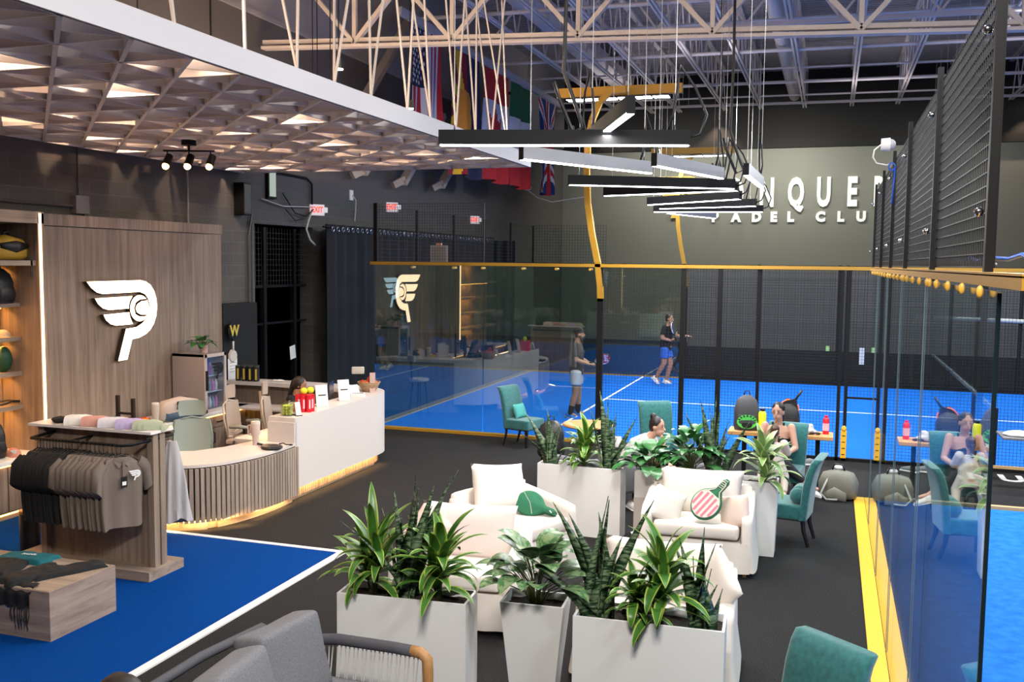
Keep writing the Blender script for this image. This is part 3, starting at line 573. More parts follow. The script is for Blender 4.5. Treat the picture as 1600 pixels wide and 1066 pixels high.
t=thing('wall_pad_board','small grey board with a wooden clip standing on the gold rail','board',(-6.76,16.15,3.09)); MB().bx(-.17,.17,-.01,.01,0,.3,bev=.008).build('board',mat('board_grey',(.3,.29,.28),.6),t); MB().bx(-.14,.14,-.014,-.01,.02,.27).build('face',mat('board_face',(.22,.215,.21),.6),t); MB().bx(-.05,.05,-.02,.02,.29,.34).build('clip',mat('clip_tan',(.5,.25,.15),.6),t)
t=thing('wall_camera','small white camera on the back of the hall above the court end','camera',(-9.6,30.2,5.5)); MB().cone((0,0,0),(.18,-.1,.02),.07,.07).build('body',white,t); MB().bar((-.2,.0,0),(0,0,0),.04).build('bracket',white,t); MB().tube([(0,0,0),(.2,.7,-.25),(.5,1.4,-.35),(1.6,2.4,-.1)],.02).build('cable',mat('cable_grey',(.5,.5,.5),.6),t)
t=thing('wall_tag','small green tag clipped to the far court mesh','tag',(-.03,25.9,.97)); MB().box((0,0,0),(.09,.01,.13)).build('card',mat('tag_green',(.35,.6,.2),.6),t)
t=thing('paper_strip','pale paper strip hanging on the mesh by the gate','paper',(.68,22,1.15)); MB().box((0,0,0),(.1,.01,.36)).build('sheet',mat('paper_grey',(.45,.47,.5),.7),t)
# ------------------------------------------------------------------ back wall sign
t=thing('wall_lettering','large pale capital letters on the dark back wall with a smaller line beneath','sign',(0,YB,0)); face=mat('sign_letter',(.75,.75,.72),.5,emit=(1,1,.95),es=.3)
for ch_,px in zip('CONQUER',(-4.35,-3.45,-2.36,-1.36,-.42,.52,1.42)):
    text('letter',ch_,1.36,face,t,basis((px+.05,-.06,5.63),(1,0,0),(0,0,1)),ext=.04,off=.055,sx=.5)
for ch_,px in zip('PADEL CLUB',(-4.12,-3.37,-2.65,-2.05,-1.47,0,-.45,.22,.9,1.55)):
    if ch_!=' ': text('letter',ch_,.46,face,t,basis((px,-.05,4.8),(1,0,0),(0,0,1)),ext=.03,off=.03,sx=.95)
t=thing('gold_wall_emblem','gold winged emblem on the back wall beside the large letters, mostly behind the pendants','sign',(-5.55,YB-.08,5.55)); emblem(t,basis((0,0,0),(1,0,0),(0,0,1)),1.35,.05,mat('gold_sign',(.75,.52,.12),.5))
# ------------------------------------------------------------------ plants
gD=mat('leaf_green',(.035,.12,.02),.35,noise_=(12,.3,(.07,.2,.03))); gE=mat('leaf_margin',(.32,.42,.07),.4); gB=mat('broad_leaf',(.02,.1,.025),.3,noise_=(18,.2,(.05,.2,.05))); gV=mat('variegated_leaf',(.05,.15,.05),.35,noise_=(30,.05,(.2,.28,.13))); stemm=mat('plant_stem',(.06,.08,.02),.6)
m=bpy.data.materials.new('snake_leaf'); m.use_nodes=True; nt=m.node_tree; b=nt.nodes['Principled BSDF']; tc=nt.nodes.new('ShaderNodeTexCoord'); mp=nt.nodes.new('ShaderNodeMapping'); mp.inputs['Scale'].default_value=(6,6,34); nz=nt.nodes.new('ShaderNodeTexNoise'); nz.inputs['Scale'].default_value=1.3; nz.inputs['Distortion'].default_value=1.2
nt.links.new(tc.outputs['Object'],mp.inputs[0]); nt.links.new(mp.outputs[0],nz.inputs['Vector']); rr=nt.nodes.new('ShaderNodeValToRGB'); rr.color_ramp.elements[0].position=.44; rr.color_ramp.elements[1].position=.6; rr.color_ramp.elements[0].color=(.01,.035,.014,1); rr.color_ramp.elements[1].color=(.17,.24,.13,1)
nt.links.new(nz.outputs['Fac'],rr.inputs[0]); nt.links.new(rr.outputs[0],b.inputs['Base Color']); b.inputs['Roughness'].default_value=.32; snk=m
def leaf(mb,base,az,ln,wd,el,droop,fold=.25,n=9,margin=True,tw=0.):
    p=V(base); pts=[]; e=el
    for i in range(n+1):
        d=V((math.cos(az)*math.cos(e),math.sin(az)*math.cos(e),math.sin(e))); pts.append((p.copy(),d)); p=p+d*(ln/n); e-=droop/n*(.4+1.2*i/n)
    rows=[]
    for i,(q,d) in enumerate(pts):
        t=i/n; w=wd*1.3*max(.04,(math.sin(PI*min(1,t**.75)))**.7)*.5 if t>.02 else wd*.12
        if t==1: w=.001
        s=V((-math.sin(az+tw*t),math.cos(az+tw*t),0)); u=s.cross(d) if s.cross(d).z>0 else -s.cross(d)
        rows.append([q+s*w*k+u*abs(k)*w*fold for k in (-1,-.72,0,.72,1)])
    b0=len(mb.v); mb.v+=[tuple(x) for r in rows for x in r]
    for i in range(n):
        for k in range(4):
            a=b0+i*5+k; mb.f.append((a,a+1,a+6,a+5)); mb.mi.append(1 if (k in(0,3) and margin) else 0)
def dracaena(name,label,loc,h,r,n,seed,mats=None,wd=.055,group=None,tiers=2):
    rn=random.Random(seed); t=thing(name,label,'plant',loc,0,group); mb=MB(); sm=MB()
    heads=[(rn.uniform(-.06,.06)*r/.3,rn.uniform(-.04,.04),h*(.28+.72*k/max(1,tiers-1)) if tiers>1 else h) for k in range(tiers)]
    for (hx,hy,hz) in heads:
        hz=hz*.62; sm.cap((hx*.3,hy*.3,-.04),(hx,hy,hz),.012,.009,8)
        for i in range(n):
            q=i/n; az=i*2.4+rn.uniform(-.3,.3); el=R(82-72*q+rn.uniform(-8,8)); leaf(mb,(hx,hy,hz-.1*q*h+.02),az,r*rn.uniform(.85,1.2)*(1.1-.2*q),wd*rn.uniform(.85,1.15),el,R(rn.uniform(70,125))*(.5+.7*q))
    mb.build('foliage',mats or [gD,gE],t,smooth=True,fix=False); sm.build('stem',stemm,t,smooth=True); return t
def broadleaf(name,label,loc,h,r,n,seed,mats,wd=.1):
    rn=random.Random(seed); t=thing(name,label,'plant',loc); mb=MB(); sm=MB()
    for i in range(n):
        az=i*2.4+rn.uniform(-.4,.4); q=rn.random(); hz=h*(.35+.6*(1-q)); o=r*(.15+.55*q); p=(math.cos(az)*o,math.sin(az)*o,hz)
        sm.tube([(math.cos(az)*.02,math.sin(az)*.02,-.03),(p[0]*.4,p[1]*.4,hz*.6),p],.004,n=5); leaf(mb,p,az,r*rn.uniform(.55,.8),wd*rn.uniform(.8,1.2),R(50-50*q+rn.uniform(-10,20)),R(rn.uniform(50,110)),fold=.15,n=8,margin=False)
    mb.build('foliage',mats,t,smooth=True,fix=False); sm.build('stems',stemm,t,smooth=True); return t
def snake(name,label,loc,blades,seed):
    """blades: (lean x, lean y, length)"""
    rn=random.Random(seed); t=thing(name,label,'plant',loc); mb=MB()
    for lx,ly,ln in blades:
        bx0,by0=rn.uniform(-.07,.07),rn.uniform(-.05,.05); az=rn.uniform(0,PI); w=.036*rn.uniform(.8,1.2)*min(1.2,.6+ln*.7); n=10; vs=[]
        for i in range(n+1):
            s=i/n; c=V((bx0+lx*s**1.5,by0+ly*s**1.5,-.03+math.sqrt(max(.01,ln*ln-lx*lx-ly*ly))*s)); ww=w*(1-s**3.2)*(.75+.5*math.sin(PI*min(1,s*1.1+.1)))+.0015; a=az+s*.8
            sv=V((math.cos(a),math.sin(a),0)); nv=V((-math.sin(a),math.cos(a),0)); vs+=[c-sv*ww+nv*ww*.35,c,c+sv*ww+nv*ww*.35,c+nv*.006]
        b0=len(mb.v); mb.v+=[tuple(x) for x in vs]
        for i in range(n):
            for k in range(4): a_=b0+i*4+k; c_=b0+i*4+(k+1)%4; mb.f.append((a_,c_,c_+4,a_+4)); mb.mi.append(0)
    mb.build('blades',snk,t,smooth=True,fix=False); return t
# ---- planters
plm=mat('planter_white',(.74,.73,.71),.45,bump=0.)
def planter(name,label,cx_,cy_,w,d,h,taper=1.,rz=0,band=False,group=None):
    t=thing(name,label,'planter',(cx_,cy_,0),rz,group); th=.018; o=MB()
    for (sx,sy,ww,dd) in ((0,-1,w,th),(0,1,w,th),(-1,0,th,d-2*th),(1,0,th,d-2*th)):
        X_=sx*(w-th)/2; Y_=sy*(d-th)/2; vs=[]
        for z in (0,h):
            k=taper if z==0 else 1
            for a,b_ in ((-1,-1),(1,-1),(1,1),(-1,1)): vs.append(((X_+a*ww/2)*k,(Y_+b_*dd/2)*k,z))
        o.add(vs,[(3,2,1,0),(4,5,6,7),(0,1,5,4),(1,2,6,5),(2,3,7,6),(3,0,4,7)])
    o.build('shell',plm,t); k=taper+(1-taper)*.9
    deform(MB().grid(lambda u,v:((u-.5)*(w-2*th)*k,(v-.5)*(d-2*th)*k,h-.05),24,10).build('soil',soil,t,smooth=True),.012,30)
    if band: MB().bx(-w/2-.002,w/2+.002,-d/2-.004,-d/2+.0,.0,h*.62).build('lower_band',mat('planter_band',(.55,.5,.45),.5),t)
    return t
planter('rectangular_planter','white rectangular planter nearest the grey sofa, snake plant between two leafy plants',-2.73,5.98,.93,.3,.8,rz=R(5))
planter('tapered_planter','white square tapered planter between the two near rectangular planters',-1.85,6.17,.44,.3,.8,.62,R(4))
planter('rectangular_planter','white rectangular planter at the front with snake plants at both ends',-1.05,6.12,.97,.34,.8,rz=R(3))
planter('rectangular_planter','white rectangular planter behind the sofa with the green cushion',-2.64,10.55,.98,.26,.8,rz=R(-2))
planter('rectangular_planter','white planter with tan lower band hidden behind the facing loveseat',-1.47,10.62,1.08,.3,.8,band=True)
planter('tapered_planter','tall white planter standing between loveseat and teal armchair',-.66,10.5,.4,.3,.8,.9)
Z=.75
dracaena('striped_dracaena','arching striped leafy plant at the left end of the nearest planter',(-3.0,6.0,Z),.44,.4,17,1,tiers=3,wd=.06)
snake('snake_plant','tall dark snake plant between two leafy plants in the left planter',(-2.78,6.0,Z),[(.25,.1,.92),(.02,.12,.75),(-.05,.05,.6),(.12,0,.7),(-.42,-.25,.78),(.3,.05,.7),(.08,.1,.8),(.2,.1,.6),(-.1,.1,.5),(.18,-.05,.45),(.0,.0,.62),(.1,.12,.55),(-.2,.1,.66),(.35,.15,1.0),(.05,.0,.9),(-.12,.05,.8),(.22,-.02,.75),(.15,.1,.85)],2)
dracaena('striped_dracaena','striped leafy plant at the right end of the nearest planter',(-2.5,6.02,Z),.44,.38,17,3,tiers=3,wd=.062)
broadleaf('variegated_aglaonema','pale-blotched broad-leaved plant in the small tapered planter',(-1.85,6.17,Z),.4,.36,46,4,[gV],.115)
snake('snake_plant','tall mottled snake plant at the left end of the front planter',(-1.38,6.12,Z),[(-.4,.1,.85),(-.28,.0,.75),(-.12,.1,.72),(.04,.05,.82),(.1,.05,.85),(.28,.15,.88),(-.48,-.1,.6),(.16,.1,.6),(0,0,.65),(-.2,.1,.6),(.05,0,.5),(-.6,-.1,.8)],5)
dracaena('striped_dracaena','small bright leafy plant low in the front planter',(-1.14,6.06,Z),.26,.26,16,6,tiers=2,wd=.05)
dracaena('striped_dracaena','tall bright leafy plant in the middle of the front planter',(-.98,6.12,Z),.52,.34,16,7,tiers=3,wd=.065)
snake('snake_plant','dark snake plant at the right end of the front planter',(-.7,6.12,Z),[(-.2,.1,.6),(-.12,.05,.62),(-.05,.1,.6),(.02,.05,.68),(.12,.1,.6),(.06,.0,.45),(-.02,0,.5),(.1,-.02,.35),(.05,.05,.3),(-.08,.0,.4)],8)
snake('snake_plant','fanned snake plant at the left end of the middle planter',(-2.98,10.55,Z),[(-.35,0,.75),(-.25,.1,.6),(-.12,.1,.7),(-.45,.05,.6),(-.05,0,.6),(.05,.05,.5),(.12,.05,.52),(-.02,.1,.55),(-.15,0,.42),(.2,.0,.45),(.0,.05,.62)],9)
dracaena('striped_dracaena','yellow-green leafy plant in the middle of the middle planter',(-2.62,10.52,Z),.46,.3,18,10,tiers=3,wd=.062)
snake('snake_plant','dense snake plant at the right end of the middle planter',(-2.33,10.55,Z),[(-.12,.05,.95),(-.02,.0,.85),(.05,.05,.7),(.12,.1,.6),(.22,.1,.68),(-.2,.1,.8),(.3,.05,.5),(.0,.1,.6),(.1,0,.45),(-.08,0,.5)],11)
broadleaf('peace_lily','glossy broad-leaved plant in front of the seated woman in grey',(-1.84,10.6,Z),.27,.38,44,12,[gB],.12)
broadleaf('leafy_houseplant','dense green houseplant directly behind the facing loveseat',(-1.42,10.6,Z),.46,.36,54,13,[gB,gE],.085)
snake('snake_plant','tall upright snake plant behind the right arm of the loveseat',(-1.13,10.6,Z),[(-.32,.05,.8),(-.16,.05,.9),(-.06,0,.85),(0,.05,.75),(.06,.0,.8),(.12,.05,.72),(.22,.05,.6),(.3,.0,.78),(.08,0,.5),(-.1,.0,.5),(.15,.1,.45),(.02,0,.95)],14)
dracaena('pale_dracaena','pale green leafy plant spilling over the tall planter beside the teal armchair',(-.66,10.45,Z),.46,.38,19,15,mats=[mat('pale_leaf',(.12,.25,.06),.35,noise_=(14,.3,(.25,.38,.12))),mat('pale_margin',(.5,.55,.3),.4)],wd=.07,tiers=2)
# ------------------------------------------------------------------ slipcovered loveseats (facing local -y)
def cushion(mb,c,w,h,t,m3,n=14,pinch=.12):
    """square pillow: w,h in plane (local x,z), t thick (local y)"""
    c=V(c)
    for sgn in (-1,1):
        def fn(u,v,sgn=sgn):
            a,b_=2*u-1,2*v-1; k=(1-abs(a)**2.6)*(1-abs(b_)**2.6); px=a*(1-pinch*(1-b_*b_)*abs(a)**3*.6); pz=b_*(1-pinch*(1-a*a)*abs(b_)**3*.6)
            return c+m3@V((px*w/2,sgn*t/2*max(0,k)**.45,pz*h/2))
        mb.grid(fn,n,n)
    return mb
def merge(o,dist=.0008):
    bm=bmesh.new(); bm.from_mesh(o.data); bmesh.ops.remove_doubles(bm,verts=bm.verts[:],dist=dist); bmesh.ops.recalc_face_normals(bm,faces=bm.faces[:]); bm.to_mesh(o.data); bm.free()
    for p in o.data.polygons: p.use_smooth=True
    return o
def E3(x,y=0,z=0): return Euler((R(x),R(y),R(z))).to_matrix()
def loveseat(label,loc,rz,w=1.12,d=.84,seed=0,pillow=True):
    t=thing('slipcovered_loveseat',label,'loveseat',loc,rz,'white slipcovered loveseats around the low table')
    W=w/2; D=d/2
    deform(subd(MB().box((0,.02,.2),(w-.22,d-.06,.28),bev=.03).build('seat_base',sofaw,t),1),.006,7,seed)
    for s in (-1,1):
        o=MB().loft([((s*(W-.05+.02),-.0,.06),(.075,0,0),(0,D,0)),((s*(W-.055),0,.3),(.065,0,0),(0,D-.01,0)),((s*(W-.06),0,.6),(.06,0,0),(0,D-.02,.0)),((s*(W-.06),0,.655),(.055,0,0),(0,D-.03,0)),((s*(W-.06),0,.67),(.03,0,0),(0,D-.06,0))],n=28,pw=.35).build('arm',sofaw,t,smooth=True,angle=60); deform(o,.008,6,seed+s)
        for v in o.data.vertices:
            if v.co.z>.4: v.co.z+=(v.co.y/D)*.07
    o=MB().loft([((0,D-.08,.06),(W-.02,0,0),(0,.085,0)),((0,D-.08,.6),(W-.03,0,0),(0,.075,0)),((0,D-.08,.76),(W-.04,0,0),(0,.065,0)),((0,D-.08,.78),(W-.07,0,0),(0,.03,0))],n=32,pw=.3).build('backrest',sofaw,t,smooth=True,angle=60); deform(o,.006,5,seed+4)
    o=MB().box((0,-.06,.43),(w-.26,d-.16,.15),bev=.05).build('seat_cushion',sofaw,t); subd(o,1); deform(o,.01,5,seed+7)
    sk=MB().grid(lambda u,v:(-W+.02+u*(w-.04),-D-.005-.012*math.sin(u*23+seed)*(1-v)-.01*(1-v),.05+v*.3),60,4); sk.build('skirt',sofaw,t,smooth=True)
    for sx in (-1,1):
        for sy in (-1,1): MB().cone((sx*(W-.07),sy*(D-.07),0),(sx*(W-.07),sy*(D-.07),.08),.018,.024,10).build('leg',tanwood,t)
    if pillow:
        mb=MB(); cushion(mb,(0,D-.23,.7),w-.24,.5,.2,E3(-14)); merge(mb.build('back_cushion',sofaw,t))
        for v in t.children[-1].data.vertices: v.co.z+= .03*abs(v.co.x/W)**3 if v.co.z>.8 else 0
    return t
loveseat('white slipcovered loveseat facing us with the paddle-shaped cushion and two pale pillows',(-1.22,9.93,0),R(2))
loveseat('white loveseat turned sideways on the left holding a dark green paddle cushion',(-3.0,9.15,0),R(66),w=1.12,seed=3,pillow=False)
loveseat('white loveseat behind the leafy plants of the left planter with a pink and lilac cushion',(-2.98,7.68,0),R(6),seed=9)
loveseat('white loveseat directly behind the front planter with one corner pillow sticking up',(-1.17,7.15,0),R(3),w=1.16,seed=14)
# its own loose cushions
def pillow(name,label,c,w,h,t_,m3,m,group=None,cat='cushion'):
    mb=MB(); cushion(mb,(0,0,0),w,h,t_,m3); o=merge(mb.build(name,m,loc=c)); return tag(o,label,cat,group)
pillow('throw_pillow','small bright white pillow at the left arm of the facing loveseat',(-1.52,9.72,.62),.36,.36,.13,E3(-20,25,25),sofaw)
pinkp=mat('blush_pillow',(.72,.56,.48),.8)
pillow('throw_pillow','small blush pillow wedged at the right arm of the facing loveseat',(-.84,9.72,.62),.36,.34,.13,E3(-15,-15,-30),pinkp)
pillow('throw_pillow','big white pillow leaning on the back of the sideways loveseat',(-3.18,9.22,.78),.78,.5,.2,Euler((R(-16),0,R(68))).to_matrix()@E3(0,9,0),sofaw)
pillow('throw_pillow','white pillow with pointed corner at left of the plant-hidden loveseat',(-3.3,7.68,.72),.38,.38,.14,E3(-20,38,20),pinkp)
pillow('throw_pillow','white pillow whose tall corner sticks up above the front loveseat',(-.72,7.12,.72),.42,.42,.14,E3(-6,0,-48)@E3(0,40,0),sofaw)
# paddle cushions
def paddle_cushion(label,loc,m3,s,mf,ms,stripes):
    t=thing('paddle_cushion',label,'cushion',loc); out=arc(0,0,.2*s,.23*s,-58,238,30)+[(-.045*s,-.27*s),(-.042*s,-.42*s),(-.02*s,-.45*s),(.02*s,-.45*s),(.042*s,-.42*s),(.045*s,-.27*s)]
    hh=.055
    def ring(k,y): return [m3@V((u*k,y,v*k)) for u,v in out]
    mb=MB(); n=len(out); rings=[ring(.86,-hh),ring(.97,-hh*.75),ring(1,0),ring(.97,hh*.75),ring(.86,hh)]
    mb.v=[tuple(x) for r_ in rings for x in r_]; mb.f=[tuple(range(n))]+[tuple(range(4*n,5*n))]; mb.f+=[(j*n+i,j*n+(i+1)%n,(j+1)*n+(i+1)%n,(j+1)*n+i) for j in range(4) for i in range(n)]; mb.mi=[0]*len(mb.f)
    mb.build('pad',ms,t,smooth=True,angle=50)
    if stripes:
        fz=lambda w_:(lambda u,v:m3@V((u,w_,v)))
        MB().prism([(u*.84,v*.84) for u,v in arc(0,0,.2*s,.23*s,-58,238,30)],fz(-hh-.002),fz(-hh-.006)).build('striped_face',mf,t)
        for k in range(-2,3):
            x=k*.068*s; h=math.sqrt(max(0,1-(x/(.17*s))**2))*.19*s
            if h>.02: MB().prism([(x-.016*s,-h*.8),(x+.016*s,-h*.8),(x+.016*s,h),(x-.016*s,h)],fz(-hh-.006),fz(-hh-.009)).build('pink_stripe',mat('stripe_pink',(.7,.2,.28),.8),t)
        MB().tube([m3@V((u*.86,-hh-.003,v*.86)) for u,v in out+out[:1]],.006,n=5).build('piping',cream,t)
        for k in range(5): MB().tube([m3@V((-.03*s,-hh-.004,(-.30-.03*k)*s)),m3@V((.03*s,-hh-.004,(-.29-.03*k)*s))],.004,n=4).build('grip_band',cream,t)
    else:
        MB().tube([m3@V((-.03*s,-hh-.004,-.4*s)),m3@V((-.012*s,-hh-.008,-.36*s))],.006,n=5).build('white_loop',white,t)
        MB().tube([m3@V((u*.3*s,-hh-.003,v*.2*s)) for u,v in ((-.5,-.6),(0,-.1),(.4,.7))],.0025,n=4).build('seam',cream,t)
    return t
paddle_cushion('paddle-shaped cushion with pink stripes and green handle on the facing loveseat',(-1.12,9.68,.68),E3(-22)@E3(0,-142,0),.74,mat('stripe_cream',(.78,.68,.55),.8),mat('cushion_green',(.03,.17,.08),.8,bump=.2),True)
paddle_cushion('plain dark green paddle-shaped cushion lying on the sideways loveseat',(-2.88,9.35,.6),E3(-35)@E3(0,-75,0),.68,None,mat('cushion_dark_green',(.02,.14,.07),.85,bump=.3),False)
paddle_cushion('pink and lilac round cushion on the plant-hidden loveseat',(-3.2,7.5,.72),E3(-22)@E3(0,20,0),.62,mat('lilac_face',(.55,.42,.62),.7),mat('hot_pink',(.8,.08,.35),.7),True)
# low table with vases
t=thing('round_low_table','white round low table in the middle of the loveseats','table',(-1.62,8.5,0)); MB().lathe([(0,.40),(.33,.40),(.34,.415),(.33,.43),(0,.43)],n=36).build('tabletop',white,t,smooth=True,angle=40); MB().lathe([(.0,.0),(.2,.0),(.2,.03),(.04,.06),(.04,.4),(0,.4)],n=24).build('pedestal',white,t,smooth=True,angle=40)
for i,(x,y,h,l) in enumerate(((-1.63,8.52,.22,'taller white ceramic bottle vase on the low table'),(-1.78,8.42,.14,'shorter blush ceramic vase beside the tall one'))):
    t=thing('ceramic_vase',l,'vase',(x,y,.43)); MB().lathe([(0,0),(.055,0),(.07,h*.2),(.06,h*.45),(.025,h*.7),(.022,h*.92),(.03,h),(.022,h-.005),(.0,h*.5)],n=22).build('body',white if i==0 else pinkp,t,smooth=True)
# ------------------------------------------------------------------ teal chairs (facing local +x)
leg_b=mat('black_wood_leg',(.01,.008,.008),.35)
def teal_chair(label,loc,rz,pillow_=None):
    t=thing('teal_parsons_chair',label,'chair',loc,rz,'teal upholstered chairs')
    sb=MB().box((.02,0,.38),(.5,.5,.17),bev=.035).build('seat',teal,t); subd(sb,1)
    rings=[]
    for z,x in ((.3,-.2),(.45,-.215),(.65,-.235),(.82,-.27),(.93,-.31),(.985,-.35)): rings.append(((x,0,z),(0,.25+.01*(z>.6),0),(.048,0,.01*(z-.6))))
    rings.append(((-.37,0,.99),(0,.245,0),(.025,0,.0)))
    MB().loft(rings,n=28,pw=.35).build('backrest',teal,t,smooth=True,angle=70)
    for sx,sy in ((1,1),(1,-1)): MB().box((sx*.21,sy*.2,.15),(.045,.045,.3),taper=.7).build('leg',leg_b,t)
    for sy in (-1,1): MB().tube([(-.2,sy*.2,.32),(-.215,sy*.2,.18),(-.27,sy*.2,0)],[.028,.024,.018],n=4).build('leg',leg_b,t)
    s=MB().box((0,0,.295),(.46,.46,.02)).build('seat_frame',leg_b,t)
    if pillow_=='square': mb=MB(); cushion(mb,(-.08,.0,.58),.32,.26,.1,E3(0,0,90)@E3(-20)); merge(mb.build('lumbar_cushion',mat('teal_light',(.06,.3,.28),.8),t))
    if pillow_=='bolster': MB().cap((-.13,-.13,.55),(-.13,.13,.55),.09,.09,20).build('bolster',teal,t,smooth=True)
    return t
teal_chair('teal armless chair with small cushion facing right against the court glass',(-4.88,15.38,0),R(-18),'square')
teal_chair('teal chair with its tall back rising behind the seated woman in grey',(-2.36,14.3,0),R(-62))
teal_chair('teal chair carrying the woman in the black tank top',(-.52,12.98,0),R(-98))
teal_chair('teal chair with bolster cushion beside the tall white planter',(-.38,11.1,0),R(172),'bolster')
teal_chair('teal chair at the bottom right corner, only its backrest in view',(-.12,5.3,0),R(232))
# grey tub chairs
greyf=mat('grey_felt',(.12,.12,.13),.9,noise_=(90,.3,(.17,.17,.18)),bump=.2)
def tub(label,loc,rz):
    t=thing('grey_tub_chair',label,'armchair',loc,rz); n=20; o=MB()
    def wall_(u,v,r): a=R(110+u*140)-R(0); a=R(60+u*240); return (-math.cos(a-PI)*r*-1,math.sin(a)*r,.25+v*(.42 if .15<u<.85 else .3))
    rings=[]
    for i in range(n+1):
        a=R(55+250*i/n); c=V((math.cos(a)*.3,math.sin(a)*.3,.42)); d=V((math.cos(a),math.sin(a),0)); hz=.28-.1*abs(i/n-.5)*2; rings.append((c+V((0,0,0)),d*.05,V((0,0,hz))))
    o.loft(rings,n=12,pw=.5).build('shell',greyf,t,smooth=True,angle=60); MB().lathe([(0,.25),(.27,.25),(.29,.3),(.29,.38),(.25,.43),(0,.44)],n=28).build('seat',greyf,t,smooth=True,angle=50)
    for a in (45,135,225,315): MB().cone((.22*math.cos(R(a)),.22*math.sin(R(a)),0),(.2*math.cos(R(a)),.2*math.sin(R(a)),.26),.014,.02,8).build('leg',leg_b,t)
    return t
tub('grey felt tub chair mostly hidden behind the middle planter',(-3.05,11.75,0),R(80)); tub('grey tub chair on which the woman in the pale top sits',(-2.42,11.95,0),R(0)); tub('grey tub chair partly seen through the leaves behind the facing loveseat',(-1.45,11.7,0),R(170))
# round wooden table, long table, side table
t=thing('round_wood_table','round tan wooden table at the players feet, in front of the court glass','table',(-3.32,13.6,0)); MB().lathe([(0,.715),(.36,.715),(.375,.73),(.36,.75),(0,.75)],n=40).build('tabletop',tanwood,t,smooth=True,angle=40); MB().lathe([(.0,.0),(.22,.0),(.22,.02),(.03,.04),(.03,.715),(0,.715)],n=24).build('pedestal',black,t,smooth=True,angle=40)
t=thing('long_wood_table','long tan wooden table holding the bags along the mesh fence','table',(-.6,13.95,0)); MB().bx(-.72,.7,-.22,.22,.70,.75,bev=.006).build('tabletop',tanwood,t)
for s in (-.5,.5): MB().bx(s-.03,s+.03,-.03,.03,.02,.7).build('leg',black,t); MB().bx(s-.03,s+.03,-.2,.2,0,.025).build('foot',black,t)
t=thing('small_side_table','small grey side table with a mug and potted plant','side table',(-2.74,12.75,0)); MB().lathe([(0,.6),(.2,.6),(.2,.62),(0,.62)],n=28).build('tabletop',blackp,t,smooth=True,angle=40); MB().bar((0,0,.02),(0,0,.6),.03).build('leg',black,t); MB().cone((0,0,0),(0,0,.02),.14,.14,20).build('foot',black,t)
t=thing('white_mug','white ceramic mug on the small side table','mug',(-2.68,12.68,.62)); MB().lathe([(0,0),(.05,0),(.055,.02),(.055,.13),(.05,.13),(.048,.02),(0,.015)],n=22).build('cup',white,t,smooth=True,angle=50); MB().tube([(.05,0,.1),(.09,0,.095),(.09,0,.04),(.05,0,.03)],.007,n=6).build('handle',white,t,smooth=True)
dracaena('small_potted_plant','small dark green potted plant behind the white mug',(-2.78,12.84,.72),.2,.13,12,31,mats=[gB,gB],wd=.035,tiers=1); t=COL.objects[-1] if False else None
tp=thing('plant_pot','blush square pot of the small plant by the mug','pot',(-2.79,12.83,.62)); MB().box((0,0,.05),(.1,.1,.1),bev=.008).build('pot',pinkp,tp)
# ------------------------------------------------------------------ bags and bottles
def backpack(name,label,loc,rz,m,h=.46,w=.3,d=.18,extra=None,tilt=0):
    t=thing(name,label,'backpack',loc,rz); o=MB().loft([((0,0,.0),(w*.46,0,0),(0,d*.48,0)),((0,0,h*.1),(w*.5,0,0),(0,d*.5,0)),((0,0,h*.6),(w*.48,0,0),(0,d*.48,0)),((0,.01,h*.85),(w*.38,0,0),(0,d*.38,0)),((0,.02,h*.97),(w*.2,0,0),(0,d*.2,0)),((0,.02,h),(w*.06,0,0),(0,d*.06,0))],n=26,pw=.55); b_=o.build('bag_body',m,t,smooth=True,angle=70); deform(b_,.012,9,h*7)
    p=MB().loft([((0,-d*.5,h*.08),(w*.36,0,0),(0,d*.12,0)),((0,-d*.55,h*.25),(w*.38,0,0),(0,d*.16,0)),((0,-d*.5,h*.45),(w*.34,0,0),(0,d*.1,0))],n=20,pw=.5).build('front_pocket',m,t,smooth=True,angle=70)
    MB().tube([(-.04,.03,h*.97),(-.03,.03,h+.05),(.03,.03,h+.05),(.04,.03,h*.97)],.008,n=6).build('grab_handle',blackp,t,smooth=True)
    for s in (-1,1): MB().tube([(s*w*.25,d*.45,h*.9),(s*w*.3,d*.7,h*.6),(s*w*.3,d*.6,h*.2),(s*w*.28,d*.45,h*.05)],[.016]*4,n=6).build('strap',blackp,t,smooth=True)
    return t
leatherb=mat('black_leather',(.015,.015,.016),.3,bump=.4)
backpack('leather_backpack','black quilted leather backpack standing behind the fanned snake plant',(-3.62,12.7,.42),R(10),leatherb,.5,.38,.22)
tag(MB().lathe([(0,0),(.16,0),(.16,.03),(.14,.4),(.16,.42),(0,.42)],n=24).build('round_stool',black,loc=(-3.62,12.7,0),smooth=True,angle=40),'black round stool under the leather backpack','stool')
bp=backpack('patterned_backpack','grey and black backpack with a green toothed monster print on the long table',(-1.08,13.95,.75),R(8),mat('dark_grey_nylon',(.05,.05,.055),.6,bump=.2),.5,.36,.2)
gp=mat('neon_green',(.08,.55,.08),.6)
MB().prism(arc(0,.13,.14,.1,0,360,28)[:-1],lambda u,v:(u,-.135,v),lambda u,v:(u,-.125,v)).build('print_patch',gp,bp); MB().prism(arc(0,.09,.075,.05,0,360,20)[:-1],lambda u,v:(u,-.14,v),lambda u,v:(u,-.135,v)).build('print_mouth',blackp,bp)
for k in range(7): a=R(20+k*23); MB().prism([(math.cos(a-.14)*.105,.13+math.sin(a-.14)*.075),(math.cos(a+.14)*.105,.13+math.sin(a+.14)*.075),(math.cos(a)*.15,.13+math.sin(a)*.115)],lambda u,v:(u,-.14,v),lambda u,v:(u,-.136,v)).build('print_tooth',blackp,bp)
